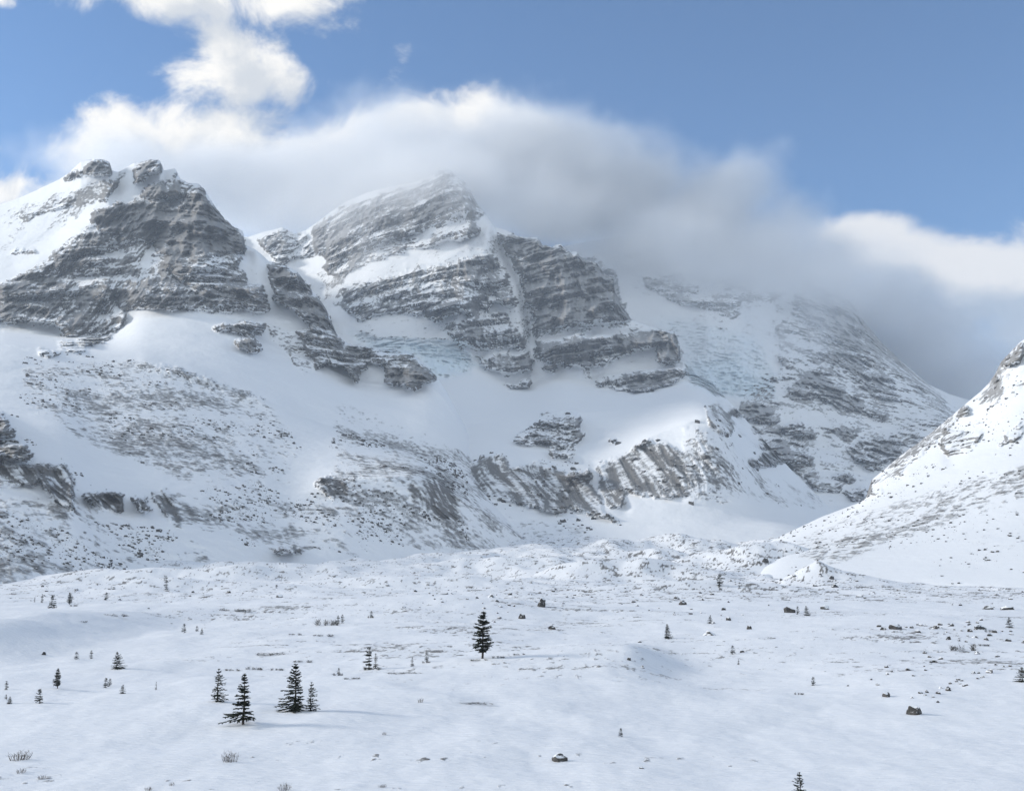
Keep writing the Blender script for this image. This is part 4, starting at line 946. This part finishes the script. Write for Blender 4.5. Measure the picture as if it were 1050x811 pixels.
LEFT = [(180, -10, 130, 45, 1), (290, 0, 120, 50, 1), (245, 70, 85, 65, 1.15), (300, 90, 60, 45, .9), (330, -15, 160, 25, .8), (0, 0, 40, 18, .9),
        (110, 150, 110, 55, 1.3), (230, 150, 130, 60, 1.4), (330, 160, 160, 60, 1.4), (60, 195, 120, 28, 1), (470, 140, 140, 52, 1.25), (545, 150, 60, 48, 1.0), (413, 66, 14, 26, .32), (-150, 150, 200, 90, 1), (-300, 20, 200, 90, 1)]
RIGHT = [(1000, 285, 140, 60, 1.3), (885, 240, 80, 24, 1.1), (930, 264, 120, 42, 1.3), (960, 310, 130, 60, 1.3), (1050, 345, 120, 60, 1.2), (1160, 300, 170, 70, 1.2), (1340, 270, 200, 80, 1)]
def layer(base, blobs, seed, hi, lo, soft, shift, amp=3.0):
    d0 = cover(cmb.outputs[0], blobs, seed, amp)
    sh = N(nt, 'ShaderNodeVectorMath', operation='ADD'); sh.inputs[1].default_value = (*shift, 0); L.new(cmb.outputs[0], sh.inputs[0])
    d1 = cover(sh.outputs[0], blobs, seed, amp)
    a = N_range(nt, d0, 0.0, soft)
    lit = N_range(nt, math_(nt, 'SUBTRACT', d1, math_(nt, 'MULTIPLY', d0, 0.35)), 0.75, -0.25)
    return mixc(nt, a, base, mixc(nt, lit, lo, hi))
tint = N(nt, 'ShaderNodeMix', data_type='RGBA', blend_type='MULTIPLY'); tint.inputs[0].default_value = 1.0; tint.inputs[7].default_value = (.55, .765, .885, 1); L.new(sky.outputs[0], tint.inputs[6])
c = layer(tint.outputs[2], LEFT, 1.7, (5.9, 5.7, 5.35), (3.7, 3.85, 4.05), 0.85, (-0.022, 0.03), 3.5)
c = layer(c, RIGHT, 5.1, (4.7, 4.7, 4.75), (2.3, 2.75, 3.4), 0.8, (-0.012, 0.045), 2.4)
# unseen overcast added behind the viewer to whiten the ambient light
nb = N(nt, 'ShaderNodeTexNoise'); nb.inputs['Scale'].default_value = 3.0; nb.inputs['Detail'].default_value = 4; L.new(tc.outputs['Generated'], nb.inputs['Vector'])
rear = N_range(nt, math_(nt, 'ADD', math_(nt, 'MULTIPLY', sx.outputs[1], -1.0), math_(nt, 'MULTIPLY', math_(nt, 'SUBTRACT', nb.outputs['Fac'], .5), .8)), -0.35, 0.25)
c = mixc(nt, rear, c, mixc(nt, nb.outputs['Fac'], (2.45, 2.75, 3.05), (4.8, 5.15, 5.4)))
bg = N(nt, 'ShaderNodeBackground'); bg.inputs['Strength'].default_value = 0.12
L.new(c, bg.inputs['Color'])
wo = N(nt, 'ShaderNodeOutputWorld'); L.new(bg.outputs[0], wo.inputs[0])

# ------------------------------------------------------------------ the cloud that wraps the two farther peaks
cm, nt = mat('cloud_vapour')
pv = N(nt, 'ShaderNodeVolumePrincipled'); pv.inputs['Color'].default_value = (.96, .97, .985, 1); pv.inputs['Anisotropy'].default_value = 0.15
pv.inputs['Density'].default_value = 1.0; pv.inputs['Density Attribute'].default_value = 'density'
o = N(nt, 'ShaderNodeOutputMaterial'); nt.links.new(pv.outputs[0], o.inputs['Volume'])
cm.cycles.volume_step_rate = 1.0
CB = [(330, 192, 120, 48, 4500, 500, 1.0), (440, 168, 120, 46, 4500, 600, 1.1), (545, 180, 105, 56, 4400, 700, 1.1), (635, 205, 100, 54, 4350, 700, 1.15), (715, 226, 85, 44, 4350, 700, 1.1), (780, 256, 62, 40, 4500, 600, 1.0),
      (835, 288, 60, 40, 4550, 600, 1.0), (880, 325, 62, 42, 4600, 650, 1.0), (925, 362, 66, 44, 4800, 650, 1.0), (975, 396, 80, 42, 5000, 600, 1.0), (1030, 410, 70, 34, 5200, 500, .8),
      (240, 190, 110, 44, 4300, 500, .9), (130, 178, 90, 30, 4300, 400, .6), (275, 220, 90, 34, 4700, 400, .8), (420, 195, 100, 26, 4050, 420, .7), (400, 190, 170, 48, 3280, 340, .5), (470, 180, 60, 22, 3650, 300, .5), (560, 222, 60, 30, 3900, 500, .8),
      (690, 255, 100, 30, 4000, 420, .85), (760, 278, 110, 36, 4000, 420, .85), (860, 300, 70, 34, 4150, 350, .7), (480, 190, 110, 44, 3330, 340, .5), (740, 300, 210, 90, 3400, 380, .04), (500, 250, 170, 80, 3230, 220, 0.04), (458, 176, 80, 40, 3430, 300, .62)]
CMIN, CMAX = (-2500, 3000, 560), (2900, 6000, 2150)
gt = bpy.data.node_groups.new('cloud_body', 'GeometryNodeTree')
gt.interface.new_socket('Geometry', in_out='OUTPUT', socket_type='NodeSocketGeometry')
gl = gt.links
go = gt.nodes.new('NodeGroupOutput')
vc = gt.nodes.new('GeometryNodeVolumeCube')
vc.inputs['Min'].default_value = CMIN; vc.inputs['Max'].default_value = CMAX
VOX = 17
for k, ax in enumerate('XYZ'): vc.inputs['Resolution ' + ax].default_value = int((CMAX[k] - CMIN[k]) / VOX)
pos = gt.nodes.new('GeometryNodeInputPosition').outputs[0]
def gm(op, a, b=None, c=None, clamp=False):
    n = gt.nodes.new('ShaderNodeMath'); n.operation = op; n.use_clamp = clamp
    for i, v in enumerate((a, b, c)):
        if v is None: continue
        if isinstance(v, (int, float)): n.inputs[i].default_value = v
        else: gl.new(v, n.inputs[i])
    return n.outputs[0]
best = None
for px, py, rx, ry, Y, rY, gain in CB:
    X0, Y0, Z0 = at(px, py, Y); k = Y / FPX
    sb = gt.nodes.new('ShaderNodeVectorMath'); sb.operation = 'SUBTRACT'; gl.new(pos, sb.inputs[0]); sb.inputs[1].default_value = (float(X0), Y, float(Z0))
    dv = gt.nodes.new('ShaderNodeVectorMath'); dv.operation = 'DIVIDE'; gl.new(sb.outputs[0], dv.inputs[0]); dv.inputs[1].default_value = (rx * k, rY, ry * k)
    ln = gt.nodes.new('ShaderNodeVectorMath'); ln.operation = 'LENGTH'; gl.new(dv.outputs[0], ln.inputs[0])
    v = gm('MULTIPLY', gm('SUBTRACT', 1.0, ln.outputs['Value']), max(gain, .8))
    if gain < .3: v = gm('MINIMUM', v, gain)      # thin drifting mist rather than cloud
    elif gain < .8: v = gm('MULTIPLY', gm('SUBTRACT', 1.0, ln.outputs['Value']), gain)
    best = v if best is None else gm('SMOOTH_MAX', best, v, 0.2)
n1 = gt.nodes.new('ShaderNodeTexNoise'); n1.inputs['Scale'].default_value = 1 / 380.0; n1.inputs['Detail'].default_value = 6; n1.inputs['Roughness'].default_value = .6; n1.inputs['Distortion'].default_value = .5
gl.new(pos, n1.inputs['Vector'])
n2 = gt.nodes.new('ShaderNodeTexNoise'); n2.inputs['Scale'].default_value = 1 / 120.0; n2.inputs['Detail'].default_value = 4; n2.inputs['Roughness'].default_value = .6
gl.new(pos, n2.inputs['Vector'])
d = gm('ADD', best, gm('MULTIPLY', gm('SUBTRACT', n1.outputs['Fac'], 0.5), 1.35))
d = gm('ADD', d, gm('MULTIPLY', gm('SUBTRACT', n2.outputs['Fac'], 0.5), 0.75))
mr = gt.nodes.new('ShaderNodeMapRange'); mr.interpolation_type = 'SMOOTHSTEP'
gl.new(d, mr.inputs['Value']); mr.inputs['From Min'].default_value = -0.16; mr.inputs['From Max'].default_value = 0.66; mr.inputs['To Max'].default_value = 1.0
gl.new(gm('MULTIPLY', gm('POWER', mr.outputs[0], 1.5), 0.0085), vc.inputs['Density'])
stm = gt.nodes.new('GeometryNodeSetMaterial'); stm.inputs['Material'].default_value = cm
gl.new(vc.outputs[0], stm.inputs[0]); gl.new(stm.outputs[0], go.inputs[0])
cme = bpy.data.meshes.new('cloud'); cloud = bpy.data.objects.new('cloud', cme); C.objects.link(cloud)
cme.materials.append(cm)
md = cloud.modifiers.new('cloud_body', 'NODES'); md.node_group = gt
tag(cloud, 'grey cloud wrapped round the tops of the two farther peaks', 'cloud', None, 'stuff')

# ------------------------------------------------------------------ the air between
hm, nt = mat('cold_air')
hv = N(nt, 'ShaderNodeVolumePrincipled'); hv.inputs['Color'].default_value = (.78, .88, 1, 1); hv.inputs['Density'].default_value = 6.2e-5; hv.inputs['Anisotropy'].default_value = 0.1
o = N(nt, 'ShaderNodeOutputMaterial'); nt.links.new(hv.outputs[0], o.inputs['Volume'])
bm = bmesh.new(); bmesh.ops.create_cube(bm, size=1.0)
hx0, hx1, hy0, hy1, hz0, hz1 = -14500, 14500, -6500, 16500, -40, 1500
for v in bm.verts:
    v.co = Vector((hx0 + (v.co.x + .5) * (hx1 - hx0), hy0 + (v.co.y + .5) * (hy1 - hy0), hz0 + (v.co.z + .5) * (hz1 - hz0)))
hme = bpy.data.meshes.new('haze'); bm.to_mesh(hme); bm.free(); hme.materials.append(hm)
haze = bpy.data.objects.new('haze', hme); C.objects.link(haze); tag(haze, 'thin pale winter air over the whole valley', 'haze', None, 'stuff')

S.render.engine = 'CYCLES'
S.cycles.use_denoising = True
S.cycles.max_bounces = 6; S.cycles.diffuse_bounces = 3; S.cycles.volume_bounces = 4
S.view_settings.view_transform = 'Standard'; S.view_settings.look = 'None'; S.view_settings.exposure = 0.64; S.view_settings.gamma = 1.0
S.view_settings.use_curve_mapping = False
S.render.resolution_x = 1024; S.render.resolution_y = 790
